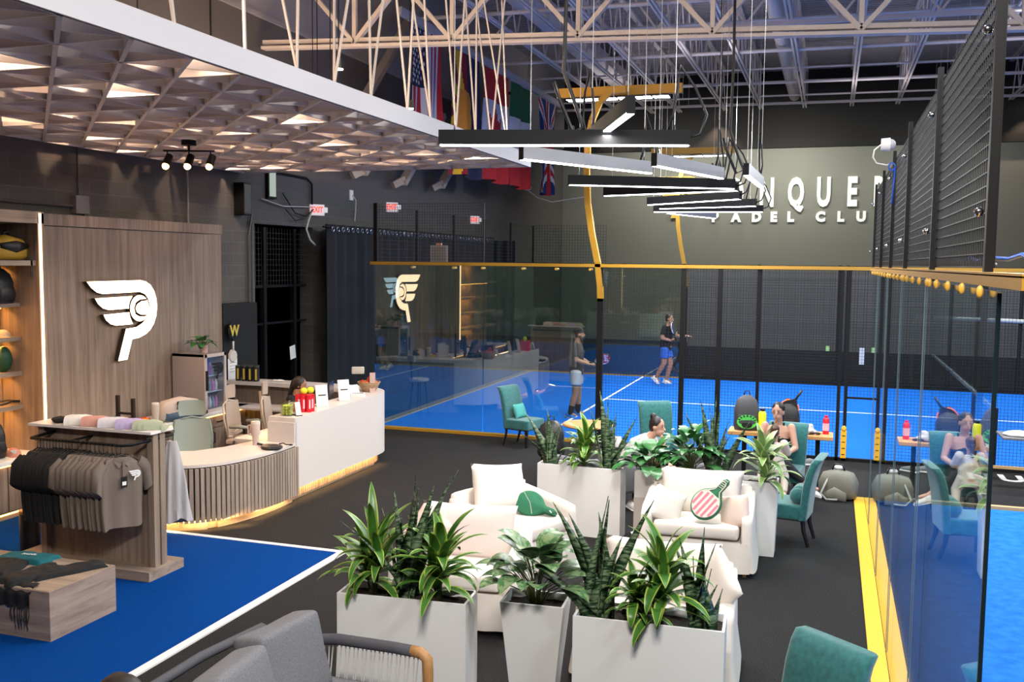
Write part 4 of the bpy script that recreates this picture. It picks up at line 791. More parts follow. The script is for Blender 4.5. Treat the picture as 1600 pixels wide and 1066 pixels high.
backpack('black_backpack','black racket backpack leaning on the long table behind the seated woman',(-.52,13.95,.75),R(-12),mat('black_nylon',(.012,.012,.013),.6),.42,.34,.2)
def racket(name,label,loc,m3,face,rim,grip,parent=None,s=1.):
    t=thing(name,label,'racket',loc); f=lambda w_:(lambda u,v:m3@V((u*s,w_,v*s))); MB().prism(arc(0,.28,.12,.14,-60,240,26)+[(-.02,.11),(.02,.11)],f(-.018),f(.018)).build('face',face,t)
    MB().tube([m3@V((u*s,0,v*s)) for u,v in arc(0,.28,.125,.145,-60,240,22)],.012*s,n=7).build('rim',rim,t,smooth=True); MB().tube([m3@V((0,0,.13*s)),m3@V((0,0,-.05*s))],.016*s,n=8).build('grip',grip,t,smooth=True)
    h=MB()
    for i in range(-2,3):
        for j in range(-2,3): h.cone(m3@V((i*.032*s,-.0185,(.28+j*.032)*s)),m3@V((i*.032*s,.0185,(.28+j*.032)*s)),.006,.006,6)
    h.build('holes',blackp,t); return t
racket('padel_racket','black racket grip with orange trim jutting from the black backpack',(-.36,13.95,1.31),E3(0,212,0),blackp,mat('orange_trim',(.8,.15,.05),.5),blackp,s=1.)
def bottle(name,label,loc,r,h,m,capm,cat='bottle',sleeve=None):
    t=thing(name,label,cat,loc); MB().lathe([(0,0),(r,0),(r,h*.78),(r*.8,h*.86),(r*.55,h*.9),(0,h*.9)],n=20).build('body',m,t,smooth=True,angle=45); MB().lathe([(0,h*.88),(r*.6,h*.88),(r*.6,h),(0,h)],n=16).build('lid',capm,t,smooth=True,angle=45)
    if sleeve: MB().lathe([(r+.002,h*.2),(r+.002,h*.6)],n=20).build('label_band',sleeve,t,smooth=True)
    return t
redp=mat('red_plastic',(.7,.015,.03),.35); yel=mat('neon_yellow',(.75,.75,.02),.4)
bottle('sports_bottle','yellow bottle with black cap next to the monster backpack',(-.86,13.9,.75),.055,.32,yel,blackp); bottle('red_bottle','red bottle with white lettering band at the right end of the long table',(-.0,13.98,.75),.042,.26,redp,redp,sleeve=mat('pinkish_band',(.8,.4,.42),.5))
def heap(name,label,cat,loc,sx,sy,sz,m,seed,group=None):
    o=MB().ell((0,0,0),(sx,sy,sz),nu=26,nv=16).build(name,m,loc=loc,smooth=True); deform(o,sz*.55,3.2/max(sx,sy)*.6,seed); deform(o,sz*.2,9,seed+3)
    for v in o.data.vertices: v.co.z=max(v.co.z,-sz*.6)
    o.location.z+=sz*.6; return tag(o,label,cat,group)
towel=mat('towel_grey',(.5,.47,.45),.9,bump=.4)
heap('crumpled_towel','pale crumpled towel on the long table beside the black backpack','towel',(-.27,13.92,.75),.14,.1,.08,towel,2)
t=thing('sunglasses','dark sunglasses and small things on the table by the red bottle','sunglasses',(-.14,13.83,.76)); MB().ell((-.04,0,.015),(.035,.012,.02)).ell((.04,0,.015),(.035,.012,.02)).build('lens',blackp,t,smooth=True); MB().tube([(-.08,0,.02),(-.09,.1,.01),(-.08,.13,0)],.004,n=5).tube([(.08,0,.02),(.09,.1,.01),(.08,.13,0)],.004,n=5).bar((-.01,0,.02),(.01,0,.02),.005).build('frame',blackp,t)
t=thing('olive_duffel','olive grey padded gym bag on the black carpet before the yellow floor strip','bag',(.18,13.35,0),R(-14)); bagm=mat('olive_nylon',(.16,.155,.125),.7,bump=.2)
o=MB().loft([((-.24,0,.15),(0,.1,0),(0,0,.1)),((-.2,0,.17),(0,.15,0),(0,0,.17)),((0,0,.2),(0,.17,0),(0,0,.2)),((.18,0,.18),(0,.15,0),(0,0,.18)),((.24,0,.15),(0,.1,0),(0,0,.11))],n=24,pw=.7).build('bag_body',bagm,t,smooth=True,angle=70); deform(o,.015,8,5)
MB().loft([((-.14,-.17,.05),(.0,.03,0),(0,0,.05)),((0,-.19,.1),(0,.04,0),(0,0,.09)),((.15,-.17,.06),(0,.03,0),(0,0,.06))],n=16).build('front_pocket',bagm,t,smooth=True); MB().tube([(-.08,0,.38),(-.05,0,.46),(.05,0,.46),(.08,0,.38)],.012,n=6).build('handle',blackp,t,smooth=True)
MB().tube([(-.1,-.14,.28),(-.16,-.25,.1),(-.08,-.28,.03),(.06,-.26,.04)],[.014]*4,n=7).build('strap',mat('strap_pale',(.3,.3,.27),.7),t,smooth=True); MB().ell((.0,.02,.42),(.07,.05,.035)).build('clip_tag',white,t,smooth=True)
for i,(x,y,r_) in enumerate(((-.35,15.55,20),(-.18,15.5,35))): 
    t=thing('grey_sneaker','grey trainer left on the carpet beneath the mesh fence','shoe',(x,y,0),R(r_),'grey trainers under the mesh fence'); MB().loft([((-.13,0,.05),(0,.03,0),(0,0,.045)),((-.05,0,.055),(0,.042,0),(0,0,.05)),((.05,0,.04),(0,.045,0),(0,0,.035)),((.13,0,.03),(0,.03,0),(0,0,.022))],n=16).build('upper',mat('shoe_grey',(.2,.22,.23),.7),t,smooth=True); MB().box((0,0,.012),(.28,.09,.024),bev=.01).build('sole',white,t)
# table with towels by the near court
t=thing('grey_high_table','grey rectangular table on one leg beyond the near court, right edge','table',(2.75,14.9,0)); MB().bx(-.42,.6,-.3,.3,.72,.75,bev=.005).build('tabletop',mat('grey_laminate',(.12,.12,.12),.4),t); MB().bx(.0,.07,-.03,.04,0,.72).build('leg',mat('navy_post'),t)
heap('folded_towel','white crumpled towel on the grey table at the right edge','towel',(2.62,14.85,.75),.26,.14,.04,white,6)
tag(MB().box((2.95,15.05,.83),(.2,.14,.14),bev=.01).build('clear_plastic_box',glass('clear_plastic',(.8,.85,.9),.12)),'clear plastic box on the towel of the grey table','box')
# ------------------------------------------------------------------ grey rope sofa
ropem=mat('grey_rope',(.07,.07,.08),.8,bump=.3); felt=mat('grey_upholstery',(.11,.11,.12),.9,noise_=(110,.3,(.2,.2,.21)),bump=.3)
t=thing('rope_outdoor_sofa','grey rope and wood sofa with plump grey cushions at the bottom edge','sofa',(0,0,0))
teak=wood('teak',(.33,.16,.05),(.52,.27,.1),(20,3,3))
MB().bx(-3.25,-2.32,3.0,5.3,.26,.32,bev=.01).build('seat_frame',ropem,t); MB().tube([(-3.32,5.36,.6),(-3.2,5.38,.62),(-2.95,5.38,.655),(-2.55,5.38,.655),(-2.42,5.38,.65)],.036,n=12).build('arm_rail',ropem,t,smooth=True)
MB().tube([(-2.43,5.38,.652),(-2.36,5.38,.645),(-2.32,5.38,.61),(-2.31,5.37,.5),(-2.3,5.36,.0)],[.036,.036,.036,.034,.025],n=12).build('front_leg',teak,t,smooth=True); MB().tube([(-3.3,5.36,.62),(-3.34,5.36,.3),(-3.36,5.36,0)],.026,n=10).build('rear_leg',teak,t,smooth=True)
c=MB()
for i in range(30): x=-3.22+i*.03; c.tube([(x,5.38,.64),(x+(.012 if i%2 else -.012),5.33,.3)],.0045,n=5)
c.build('rope_lacing',mat('pale_rope',(.5,.48,.47),.8),t); MB().tube([(-3.32,5.36,.6),(-3.4,5.2,.74),(-3.42,4.6,.78),(-3.42,3.2,.78)],.03,n=10).build('back_rail',ropem,t,smooth=True)
subd(MB().bx(-3.2,-2.3,3.0,5.3,.32,.46,bev=.05).build('seat_cushion',felt,t),1)
def fat(mb,c_,w,h,t_,m3): return cushion(mb,c_,w,h,t_,m3,n=18,pinch=.05)
for y in (4.93,4.33,3.73,3.2): 
    o=MB().box((-3.06+(.06 if y<4.5 else 0),y,.66),(.24,.56,.5),m3=Euler((0,R(-14),R(-8 if y>4.5 else 6))).to_matrix(),bev=.06).build('back_cushion',felt,t); subd(o,1); deform(o,.018,4,y)
# ------------------------------------------------------------------ clothes rack
t=thing('clothes_gondola','freestanding wooden clothes gondola with white stone top and black rails','clothes rack',(0,0,0))
MB().bx(-7.75,-6.08,7.41,7.93,0,.105,bev=.003).build('base',oakH,t); MB().bx(-7.45,-6.2,7.62,7.72,.105,1.42).build('centre_panel',oakV,t)
for y in (7.6,7.7): MB().bx(-6.2,-6.13,y-.035,y+.04,.105,1.42).build('end_post',oakV,t); MB().bx(-7.52,-7.45,y-.035,y+.04,.105,1.42).build('end_post',oakV,t)
MB().bx(-7.58,-6.1,7.5,7.83,1.42,1.445).build('stone_top',mat('pale_stone',(.72,.66,.63),.3,noise_=(3,.2,(.78,.73,.7))),t)
for s,y in ((-1,7.32),(1,8.03)):
    MB().tube([(-6.15,7.66,1.36),(-6.15,7.66+s*.06,1.36),(-6.22,y-s*.06,1.34),(-6.28,y,1.34),(-7.36,y,1.34),(-7.36,7.66,1.36)],.016,n=8).build('rail',black,t,smooth=True); MB().bar((-6.9,7.66,1.34),(-6.9,y,1.34),.02).build('rail_bracket',black,t)
# shirts (hang from rail along x; local: shoulders along y)
taupe=mat('taupe_cotton',(.16,.125,.1),.85,bump=.1); blackc=mat('black_cotton',(.008,.008,.008),.9)
def shirt_mesh(seed,L=.66,hw=.23):
    mb=MB()
    def prof(v): # half width by height from hem(0) to shoulder(1)
        return hw*(.88+.06*math.sin(v*3)) if v<.8 else hw*(.94-.5*max(0,(v-.86))/.14*.95)
    rn=random.Random(seed); ph=rn.random()*6
    rings=[]
    for i in range(13):
        v=i/12; z=-L+v*L; w_=prof(v); th=.045*(1-.3*v) if v<.9 else .03; rings.append(((.006*math.sin(v*7+ph),0,z),(th,0,0),(0,w_,0)))
    mb.loft(rings,n=30,pw=.9)
    for i,v_ in enumerate(mb.v):
        x,y,z=v_; k=(-z/L); mb.v[i]=(x+.016*k*math.sin(y*36+ph)*(1 if k>.15 else 0)+.012*k*math.sin(y*16+ph*2),y,z+.008*math.sin(y*20+ph))
    for s in (-1,1):
        mb.loft([((0,s*(hw-.06),-.05),(.036,0,0),(0,.03*s,.05)),((.005,s*(hw+.02),-.12),(.045,0,0),(0,.05*s,.05)),((.01,s*(hw+.045),-.3),(.05,0,0),(0,.05*s,.045))],n=16)
    return mb
def shirt(name,label,m,collar,group,emb=False,L=.66,hw=.23):
    r=thing(name,label,'shirt',(0,0,0),0,group); o=shirt_mesh(len(name),L,hw).build('body',m,r,smooth=True,angle=70)
    MB().tube([(0,0,.09),(.0,.012,.115),(0,.0,.135),(0,-.018,.12),(0,-.016,.1)],.0035,n=5).tube([(0,0,.09),(0,0,.03)],.0035,n=5).tube([(0,-.18,-.05),(0,-.08,.0),(0,0,.03),(0,.08,0),(0,.18,-.05)],.007,n=6).build('hanger',blackp,r,smooth=True)
    if collar: 
        MB().loft([((.0,0,-.02),(.045,0,0),(0,.085,0)),((.0,0,.012),(.038,0,.0),(0,.07,0))],n=20,caps=False).build('collar',m,r,smooth=True)
        for s in (-1,1): MB().add([(.05,s*.01,-.05),(.03,s*.085,-.02),(.03,s*.07,.015),(.045,s*.012,-.005),(.055,s*.05,-.085)],[(0,4,1),(0,1,2,3)]).build('collar_tip',m,r)
    return r
pol=shirt('hanging_polo','taupe polo shirt hanging on the black front rail',taupe,True,'taupe polos on the rack'); tee=shirt('hanging_tee','black shirt hanging at the left of the rack',blackc,False,'black shirts on the rack',L=.64)
rn=random.Random(11)
words_=['first','second','third','fourth','fifth','sixth','seventh','eighth','ninth','tenth','eleventh','twelfth']
n=11
for i in range(n):
    x=-6.3-i*.05; l='front taupe polo shirt with white chest emblem and dark tag' if i==0 else 'taupe polo shirt, %s back from the tagged one'%words_[i-1]
    o=pol if i==0 else dup(pol,(0,0,0)); o.location=(x,7.32,1.22); o.rotation_euler=(R(rn.uniform(-2,2)),0,R(-8+rn.uniform(-6,6) if i else -22)); o['label']=l
    if i==0:
        em=tag(MB().v and None,None) if False else None
n=12
for i in range(n):
    x=-6.3-11*.05-i*.038-.02; o=tee if i==0 else dup(tee,(0,0,0)); o.location=(x,7.32,1.22); o.rotation_euler=(0,0,R(rn.uniform(-10,4))); o['label']='black shirt on the rack, %s from the taupe polos'%words_[i]
emblem(pol,basis((.062,.1,-.17),(0,1,0),(0,0,1)),.085,.006,white,names=('chest_emblem','chest_feather','chest_feather','chest_ball','chest_ball'))
MB().bx(.06,.066,-.035,.025,-.27,-.17).build('swing_tag',blackp,pol); MB().bx(.066,.068,-.025,.015,-.25,-.215).build('tag_sticker',white,pol); MB().bx(.052,.058,-.014,.014,-.17,-.02).build('placket',taupe,pol)
grs=mat('pale_grey_cotton',(.42,.4,.4),.85)
for i in range(2):
    o=thing('hanging_sweater',('pale grey top hanging at the right end of the back rail','second pale top hanging just behind it on the back rail')[i],'sweater',(-6.26-.06*i,8.03,1.26),R(-40+30*i),'pale tops on the back rail')
    rg=[]
    for k in range(15):
        v=k/14; w_=.035+.1*v**.8; rg.append(((.01*math.sin(v*5+i),.05*v,-.82*v),(.02+.025*v,0,0),(0,w_,0)))
    mb=MB().loft(rg,n=30,pw=.9); mb.v=[(x+.018*math.sin(y*70+i)*min(1,-z*2),y,z+.03*math.sin(y*30+i)*(-z)) for x,y,z in mb.v]; mb.build('cloth',grs,o,smooth=True,angle=70)
    MB().tube([(0,0,0),(0,0,.08),(.0,.015,.1),(0,0,.115)],.004,n=5).build('hook',blackp,o,smooth=True)
# caps on the rack
def cap(label,loc,rz,m,group,s=1.):
    t=thing('baseball_hat',label,'hat',loc,rz,group)
    def cr(k): return lambda u,v:(math.cos(PI*u)*.078*s*k*(.55+.45*v),(-.07+.15*v)*s,(math.sin(PI*u)*.082*k*(.5+.5*math.sin(PI*(.15+.6*v)))+.002)*s)
    MB().grid(cr(1),18,8).build('crown',m,t,smooth=True); MB().grid(lambda u,v:cr(1)(u,1) if v<.5 else cr(.86)(u,1),18,1).build('rim',m,t,smooth=True)
    MB().grid(lambda u,v:((2*u-1)*.062*s,(-.06-v*.065*math.sqrt(max(0,1-(2*u-1)**2)))*s,(.045*(1-(2*u-1)**2)+.004-.02*v)*s),12,5).build('brim',m,t,smooth=True)
    return t
caps=[('white',(.72,.68,.62)),('dusty pink',(.5,.25,.2)),('pale grey',(.55,.52,.55)),('lilac',(.4,.33,.52)),('sage green',(.33,.36,.25))]
for i,(nm,c) in enumerate(caps):
    m_=mat('cap_'+nm,c,.85)
    for k in range(3):
        cap(('%s hat lying on the stone top of the rack, %s of its trio'%(nm,('front','middle','rear')[k])),(-7.1+i*.205+k*.045,7.62+k*.025,1.446),R(120),m_,'%s hats on the rack top'%nm,1.15)
o=heap('folded_hat','black hat at the left end of the rack top','hat',(-7.3,7.66,1.445),.11,.08,.04,blackc,1); heap('folded_hat','tan folded hat behind the lilac hats','hat',(-6.62,7.77,1.445),.12,.05,.045,mat('tan_cotton',(.5,.38,.25),.9),4)
# low display box
t=thing('display_plinth','low wooden display box in the bottom left corner covered with dark clothes','display box',(0,0,0)); MB().bx(-7.5,-5.86,5.96,6.71,0,.42,bev=.002).build('box',wood('oak_wide',(.2,.14,.11),(.4,.3,.24),(1.5,2,16)),t); MB().bx(-7.49,-5.87,5.97,6.7,.42,.423).build('top_face',oakH,t)
def garment(name,label,cat,loc,rz,sx,sy,sz,m,seed,group=None,drape=0):
    t=thing(name,label,cat,loc,rz,group)
    def fn(u,v):
        a,b_=2*u-1,2*v-1; k=(1-abs(a)**8)*(1-abs(b_)**8); wv=1+.06*math.sin(b_*5+seed); x=a*sx*wv; y=b_*sy*(1+.05*math.sin(a*6+seed)); z=sz*k**.4+.012*noise.noise(V((x*14,y*14,seed)))*k
        return (x,y,z)
    o=MB().grid(fn,26,20).build('folds',m,t,smooth=True)
    return t
blk2=mat('black_trousers',(.007,.007,.008),.85,bump=.2)
garment('folded_trousers','black folded trousers lying at the right end of the display box','trousers',(-6.1,6.42,.42),R(62),.3,.1,.045,blk2,1)
garment('folded_trousers','black folded trousers in the middle of the display box','trousers',(-6.28,6.22,.42),R(75),.26,.12,.06,blk2,4)
garment('folded_tee','black folded shirt with a small white tag on the display box','shirt',(-6.75,6.25,.42),R(10),.24,.2,.06,blk2,7); tag_=COL.objects[-1]; MB().box((-.05,.05,.078),(.06,.05,.004),rz=.3).build('white_tag',white,tag_.parent)
garment('folded_tee','teal folded shirt with white lettering at the back of the display box','shirt',(-6.68,6.55,.42),R(8),.25,.12,.05,mat('teal_cotton',(.0,.09,.11),.85),9); text('lettering','PADEL',.05,white,COL.objects[-1].parent,basis((.03,0,.058),(1,0,0),(0,1,0)),ext=.001)
t=thing('draped_scarf','black knitted scarf with fringe hanging over the front of the display box','scarf',(-6.2,5.955,.42)); 
MB().grid(lambda u,v:(-.2+u*.36,.12*(1-min(1,v*2))-.012-.01*math.sin(u*20),.02-(max(0,v-.25))*.22+.004*math.sin(v*30)),20,14).build('scarf_body',blk2,t,smooth=True)
c=MB(); rq=random.Random(4)
for i in range(16): x=-.03+i*.012; l_=rq.uniform(.1,.2); c.tube([(x,-.02,-.13),(x+rq.uniform(-.01,.02),-.03,-.13-l_*.5),(x+rq.uniform(-.01,.035),-.025,-.13-l_)],.0035,n=4)
c.build('fringe',blk2,t)
# bins behind
t=thing('waste_bin','black cylindrical bin with tan wooden lid behind the display box','bin',(-7.92,7.82,0)); MB().cone((0,0,0),(0,0,.42),.1,.1,24).build('drum',blackp,t,smooth=True,angle=50); MB().cone((0,0,.42),(0,0,.45),.1,.1,24).build('lid',tanwood,t,smooth=True,angle=50)
t=thing('metal_barrel','pinkish silver barrel with a black label standing by the rack','barrel',(-7.62,7.98,0)); MB().cone((0,0,0),(0,0,.5),.14,.14,28).build('drum',mat('pink_silver',(.35,.28,.3),.3,.6),t,smooth=True,angle=50); MB().box((.06,-.128,.2),(.05,.01,.22),rz=.43).build('label_plate',blackp,t); MB().box((.06,-.13,.4),(.05,.01,.07),rz=.43).build('sticker',white,t)
# black upturned stool frame behind the rack
t=thing('stool_frame','dark wooden stool frame with upright legs behind the rack','stool',(-8.6,9.75,.75)); dk=mat('dark_wood',(.02,.014,.01),.5)
for (x,y,h) in ((-.12,-.35,.42),(.12,-.35,.3),(-.12,.35,.58),(.12,.35,.55)): MB().bar((x,y,0),(x,y,h),.04).build('leg',dk,t)
MB().bar((-.12,-.35,.2),(-.12,.35,.3),.035).bar((.12,-.35,.15),(.12,.35,.3),.035).bar((-.12,.35,.35),(.12,.35,.35),.03).bar((-.12,-.35,.2),(.12,-.35,.2),.03).build('stretcher',dk,t)
# ---- goods on the shelves
yb=mat('mustard_fabric',(.55,.33,.04),.6,bump=.2)
t=thing('yellow_sport_bag','yellow and black rounded racket bag on the top shelf','bag',(-9.22,8.84,3.06),R(90)); o=MB().loft([((-.3,0,.1),(0,.04,0),(0,0,.05)),((-.2,0,.13),(0,.12,0),(0,0,.13)),((0,0,.15),(0,.15,0),(0,0,.15)),((.22,0,.13),(0,.12,0),(0,0,.13)),((.34,0,.1),(0,.05,0),(0,0,.07))],n=22,pw=.8).build('bag_body',yb,t,smooth=True); 
MB().loft([((-.16,-.13,.17),(.0,.02,0),(0,0,.03)),((.05,-.15,.16),(0,.02,0),(0,0,.07)),((.26,-.105,.17),(0,.02,0),(0,0,.03))],n=14).build('mesh_panel',blackp,t,smooth=True); MB().tube([(-.02,0,.28),(.0,-.02,.33),(.06,-.02,.33),(.08,0,.28)],.014,n=6).build('handle',blackp,t,smooth=True); MB().bx(.2,.23,-.2,-.19,-.2,.03).build('strap_end',blackp,t)
backpack('black_backpack','black backpack on the shelf below the yellow bag',(-9.35,8.9,2.55),R(90),blackp,.42,.3,.2)
def ballcap(label,loc,rz,m,parentless=True):
    t=thing('baseball_hat',label,'hat',loc,rz); MB().grid(lambda u,v:(.09*math.cos(2*PI*u)*math.cos(PI/2*v*.98),.1*math.sin(2*PI*u)*math.cos(PI/2*v*.98),.09*math.sin(PI/2*v)),20,8).build('crown',m,t,smooth=True)
    MB().grid(lambda u,v:((2*u-1)*.075,-.08-.08*v*math.sqrt(max(0,1-(2*u-1)**2)),.012-.01*v-.015*(2*u-1)**2),12,5).build('brim',m,t,smooth=True); return t
ballcap('beige cap on the third lit shelf',(-9.42,8.98,2.14),R(60),mat('beige_cotton',(.6,.48,.32),.85)); cpk=ballcap('pink cap with white emblem on the white counter',(-9.15,8.82,.75),R(50),mat('pink_cotton',(.5,.22,.17),.85)); emblem(cpk,basis((0,-.085,.05),(1,0,0),(0,-.3,1)),.05,.012,white,names=('front_emblem','front_feather','front_feather','front_ball','front_ball'))
o=tag(MB().ell((0,0,0),(.1,.1,.16)).build('green_pouch',mat('bottle_green',(.01,.06,.03),.5),loc=(-9.42,8.98,1.87),smooth=True),'dark green rounded pouch on the fourth lit shelf','pouch')
t=thing('tennis_racket','black racket lying on the lowest lit shelf','racket',(-9.4,8.9,1.32),R(75)); MB().tube([(.12*math.cos(a*.4),.1*math.sin(a*.4),.03+.02*math.cos(a*.4)) for a in range(17)],.012,n=6).build('rim',blackp,t,smooth=True); MB().bar((.12,0,.04),(.3,0,.02),.028).build('grip',blackp,t)
backpack('black_backpack','black backpack standing on the counter at the left edge',(-9.2,8.56,.755),R(80),blackp,.45,.3,.2)
# ------------------------------------------------------------------ reception desk
ds=thing('reception_desk','long white reception desk with lit slatted base and a curved low end','desk',(0,0,0)); dkw=mat('desk_white',(.62,.56,.52),.4)
def sm(pts,n=8):
    P=[V((*p,0)) for p in pts]; out=[]
    for i in range(len(P)-1):
        a,b_,c_,d_=P[max(i-1,0)],P[i],P[i+1],P[min(i+2,len(P)-1)]
        for k in range(n): t_=k/n; out.append(.5*((2*b_)+(c_-a)*t_+(2*a-5*b_+4*c_-d_)*t_**2+(3*b_-a-3*c_+d_)*t_**3))
    return [(p.x,p.y) for p in out]+[tuple(P[-1][:2])]
hi_out=sm([(-6.42,10.62),(-6.42,11.5),(-6.42,12.4),(-6.42,13.0),(-6.47,13.3),(-6.62,13.55),(-6.85,13.72),(-7.2,13.82),(-7.8,13.9),(-8.6,13.95),(-9.5,13.95)])
hi_in=[(-9.5,13.55),(-8.6,13.55),(-7.9,13.5),(-7.35,13.4),(-7.0,13.2),(-6.85,12.9),(-6.81,12.4),(-6.81,10.62)]
Zf=lambda z:(lambda u,v:(u,v,z))
MB().prism(hi_out+hi_in,Zf(1.03),Zf(1.09)).build('counter_top',dkw,ds)
hi_s=[p for p in hi_out if p[0]>-7.3]; 
MB().prism(hi_s+[(-7.3,13.75),(-6.95,13.6),(-6.7,13.4),(-6.52,13.1),(-6.5,12.4),(-6.5,10.62)],Zf(.17),Zf(1.03)).build('front_panel',dkw,ds); MB().bx(-6.81,-6.42,10.60,10.66,.17,1.03).build('end_panel',dkw,ds)
MB().prism([p for p in hi_out if p[0]<=-7.2]+[(-9.5,13.8),(-7.2,13.7)],Zf(0),Zf(1.03)).build('rear_panel',oakV,ds)
MB().bx(-6.9,-6.83,10.66,13.0,.3,.75).build('modesty_panel',oakV,ds)
lo=sm([(-6.42,10.62),(-6.41,10.2),(-6.46,9.75),(-6.6,9.3),(-6.85,9.02),(-7.2,8.93),(-7.7,8.92),(-8.2,8.92)])
MB().prism(lo+[(-8.2,9.5),(-7.7,9.55),(-7.3,9.75),(-7.12,10.1),(-7.0,10.62)],Zf(.73),Zf(.765)).build('low_worktop',dkw,ds)
MB().prism([(x-.0,y+.0) for x,y in lo]+[(-8.2,9.02),(-7.2,9.03),(-6.9,9.12),(-6.68,9.36),(-6.55,9.8),(-6.51,10.2),(-6.52,10.62)],Zf(.715),Zf(.73)).build('worktop_edge',blackp,ds)
MB().prism([(x-.05 if x>-6.7 else x,y+.05 if y<9.3 else y) for x,y in lo]+[(-8.2,9.3),(-7.2,9.3),(-6.85,9.5),(-6.75,10.62)],Zf(0.0),Zf(.1)).build('plinth',oakH2,ds)
MB().bx(-6.62,-6.52,10.55,13.05,0,.17).build('plinth',oakH2,ds)
# slats
def path_pts(P,step):
    out=[]; acc=0; 
    for a,b_ in zip(P[:-1],P[1:]):
        a,b_=V(a),V(b_); d=(b_-a).length
        while acc<=d: out.append((a+(b_-a)*(acc/d),(b_-a).normalized())) if d>0 else None; acc+=step
        acc-=d
    return out
pp=path_pts(lo,.058); sl=MB()
for p,dr in pp:
    nrm=V((-dr.y,dr.x)) ; a=math.atan2(dr.y,dr.x); q=p+V((dr.y,-dr.x))*(-.02) ; sl.box((q.x,q.y,.41),(.043,.035,.62),rz=a)
sl.build('slats',wood('oak_slat',(.2,.15,.115),(.42,.33,.26),(14,14,.7)),ds)
MB().prism([(x-.04 if x>-6.75 else x,y+.04 if y<9.4 else y) for x,y in lo]+[(-8.2,9.1),(-7.2,9.1),(-6.95,9.2),(-6.72,9.4),(-6.6,9.8),(-6.55,10.62)],Zf(.1),Zf(.71)).build('slat_backing',mat('dark_backing',(.03,.022,.018),.7),ds)
s2=MB(); st_=path_pts([p for p in [(-6.5,10.6),(-6.5,13.0),(-6.55,13.2)]],.05)
for p,dr in st_: s2.box((p.x,p.y,.105),(.03,.03,.13),rz=math.atan2(dr.y,dr.x))
s2.build('base_slats',oakV,ds)
c=MB()
for (a,b_) in zip(lo[:-1],lo[1:]): c.bar((a[0]-.03,a[1]+.02,.1),(b_[0]-.03,b_[1]+.02,.1),.014)
c.bar((-6.47,10.62,.168),(-6.47,13.15,.168),.012); c.build('light_strip',orangeled,ds)
area('desk_base_glow',(-6.44,11.9,.16),.05,2.5,16,(1,.55,.18),(0,R(35),0))
for (x,y,a) in ((-6.42,10.1,0),(-6.62,9.25,-45),(-7.3,8.9,-90)): area('desk_base_glow',(x+.01,y-.01,.1),.04,.75,4.5,(1,.55,.18),(0,R(35),R(a)))
area('desk_inner_glow',(-7.15,11.8,1.0),.1,2.2,9,(1,.6,.3),(0,R(-30),0))
# inner worktop
t=thing('inner_worktop','lower white worktop behind the tall counter','worktop',(0,0,0)); MB().bx(-7.4,-6.85,10.7,13.2,.72,.75).build('board',dkw,t); MB().bx(-9.4,-7.4,13.0,13.5,.72,.75).build('return_board',dkw,t); MB().bx(-9.3,-7.2,13.45,13.5,.0,.72).build('panel',oakV,t)
# ---- fridge on the counter
fg=thing('display_fridge','small glass-door drinks fridge with emblem on the back counter','fridge',(0,0,0)); pk=mat('fridge_pinkgrey',(.36,.3,.28),.4)
MB().bx(-9.56,-9.0,12.28,12.32,.75,1.65).bx(-9.56,-9.0,12.78,12.82,.75,1.65).bx(-9.56,-9.5,12.3,12.8,.75,1.65).bx(-9.56,-9.0,12.28,12.82,1.61,1.65).bx(-9.56,-9.0,12.28,12.82,.75,.8).build('cabinet',pk,fg)
MB().bx(-9.49,-9.48,12.33,12.77,.81,1.6).build('glow_panel',emis('fridge_glow',(.35,.5,1),.7),fg)
d_=MB().bx(-8.995,-8.97,12.28,12.33,.75,1.65).bx(-8.995,-8.97,12.77,12.82,.75,1.65).bx(-8.995,-8.97,12.28,12.82,1.6,1.65).bx(-8.995,-8.97,12.28,12.82,.75,.8).build('door',mat('door_frame_grey',(.55,.47,.42),.4),fg); MB().bx(-8.985,-8.98,12.33,12.77,.8,1.6).build('pane',glass('fridge_glass',(.9,.95,1),.06),d_); MB().bx(-8.97,-8.94,12.29,12.32,1.1,1.4).build('handle',blackp,d_)
emblem(fg,basis((-8.97,12.58,1.38),(0,1,0),(0,0,1)),.22,.004,blackp,names=('door_emblem','door_feather','door_feather','door_ball','door_ball'))
for z in (1.05,1.3): MB().bx(-9.47,-9.02,12.33,12.77,z,z+.012).build('shelf',mat('shelf_pale',(.6,.62,.65),.3),fg)
k=0
for z in (.8,1.062,1.312):
    for x in (-9.1,-9.2):
        for y in (12.4,12.48,12.56,12.64,12.72):
            k+=1; t=tag(MB().lathe([(0,0),(.026,0),(.03,.01),(.03,.1),(.024,.13),(.012,.15),(.012,.17),(0,.17)],n=10).build('drink_bottle',[mat('drink_white',(.6,.6,.62),.4),mat('drink_grey',(.25,.3,.35),.4),mat('drink_pink',(.6,.2,.45),.4)][(k*7)%3],loc=(x,y,z),smooth=True),'small drink bottle standing inside the glass-door fridge','bottle','drinks inside the fridge')
broadleaf('trailing_pothos','small trailing green plant on top of the fridge',(-9.2,12.5,1.75),.14,.2,22,41,[gB],.075); t=thing('pink_pot','pale pink plant pot on top of the fridge','pot',(-9.2,12.58,1.65)); MB().lathe([(0,0),(.05,0),(.065,.12),(.055,.12),(0,.1)],n=20).build('pot',mat('pale_pink',(.6,.38,.34),.5),t,smooth=True,angle=50)
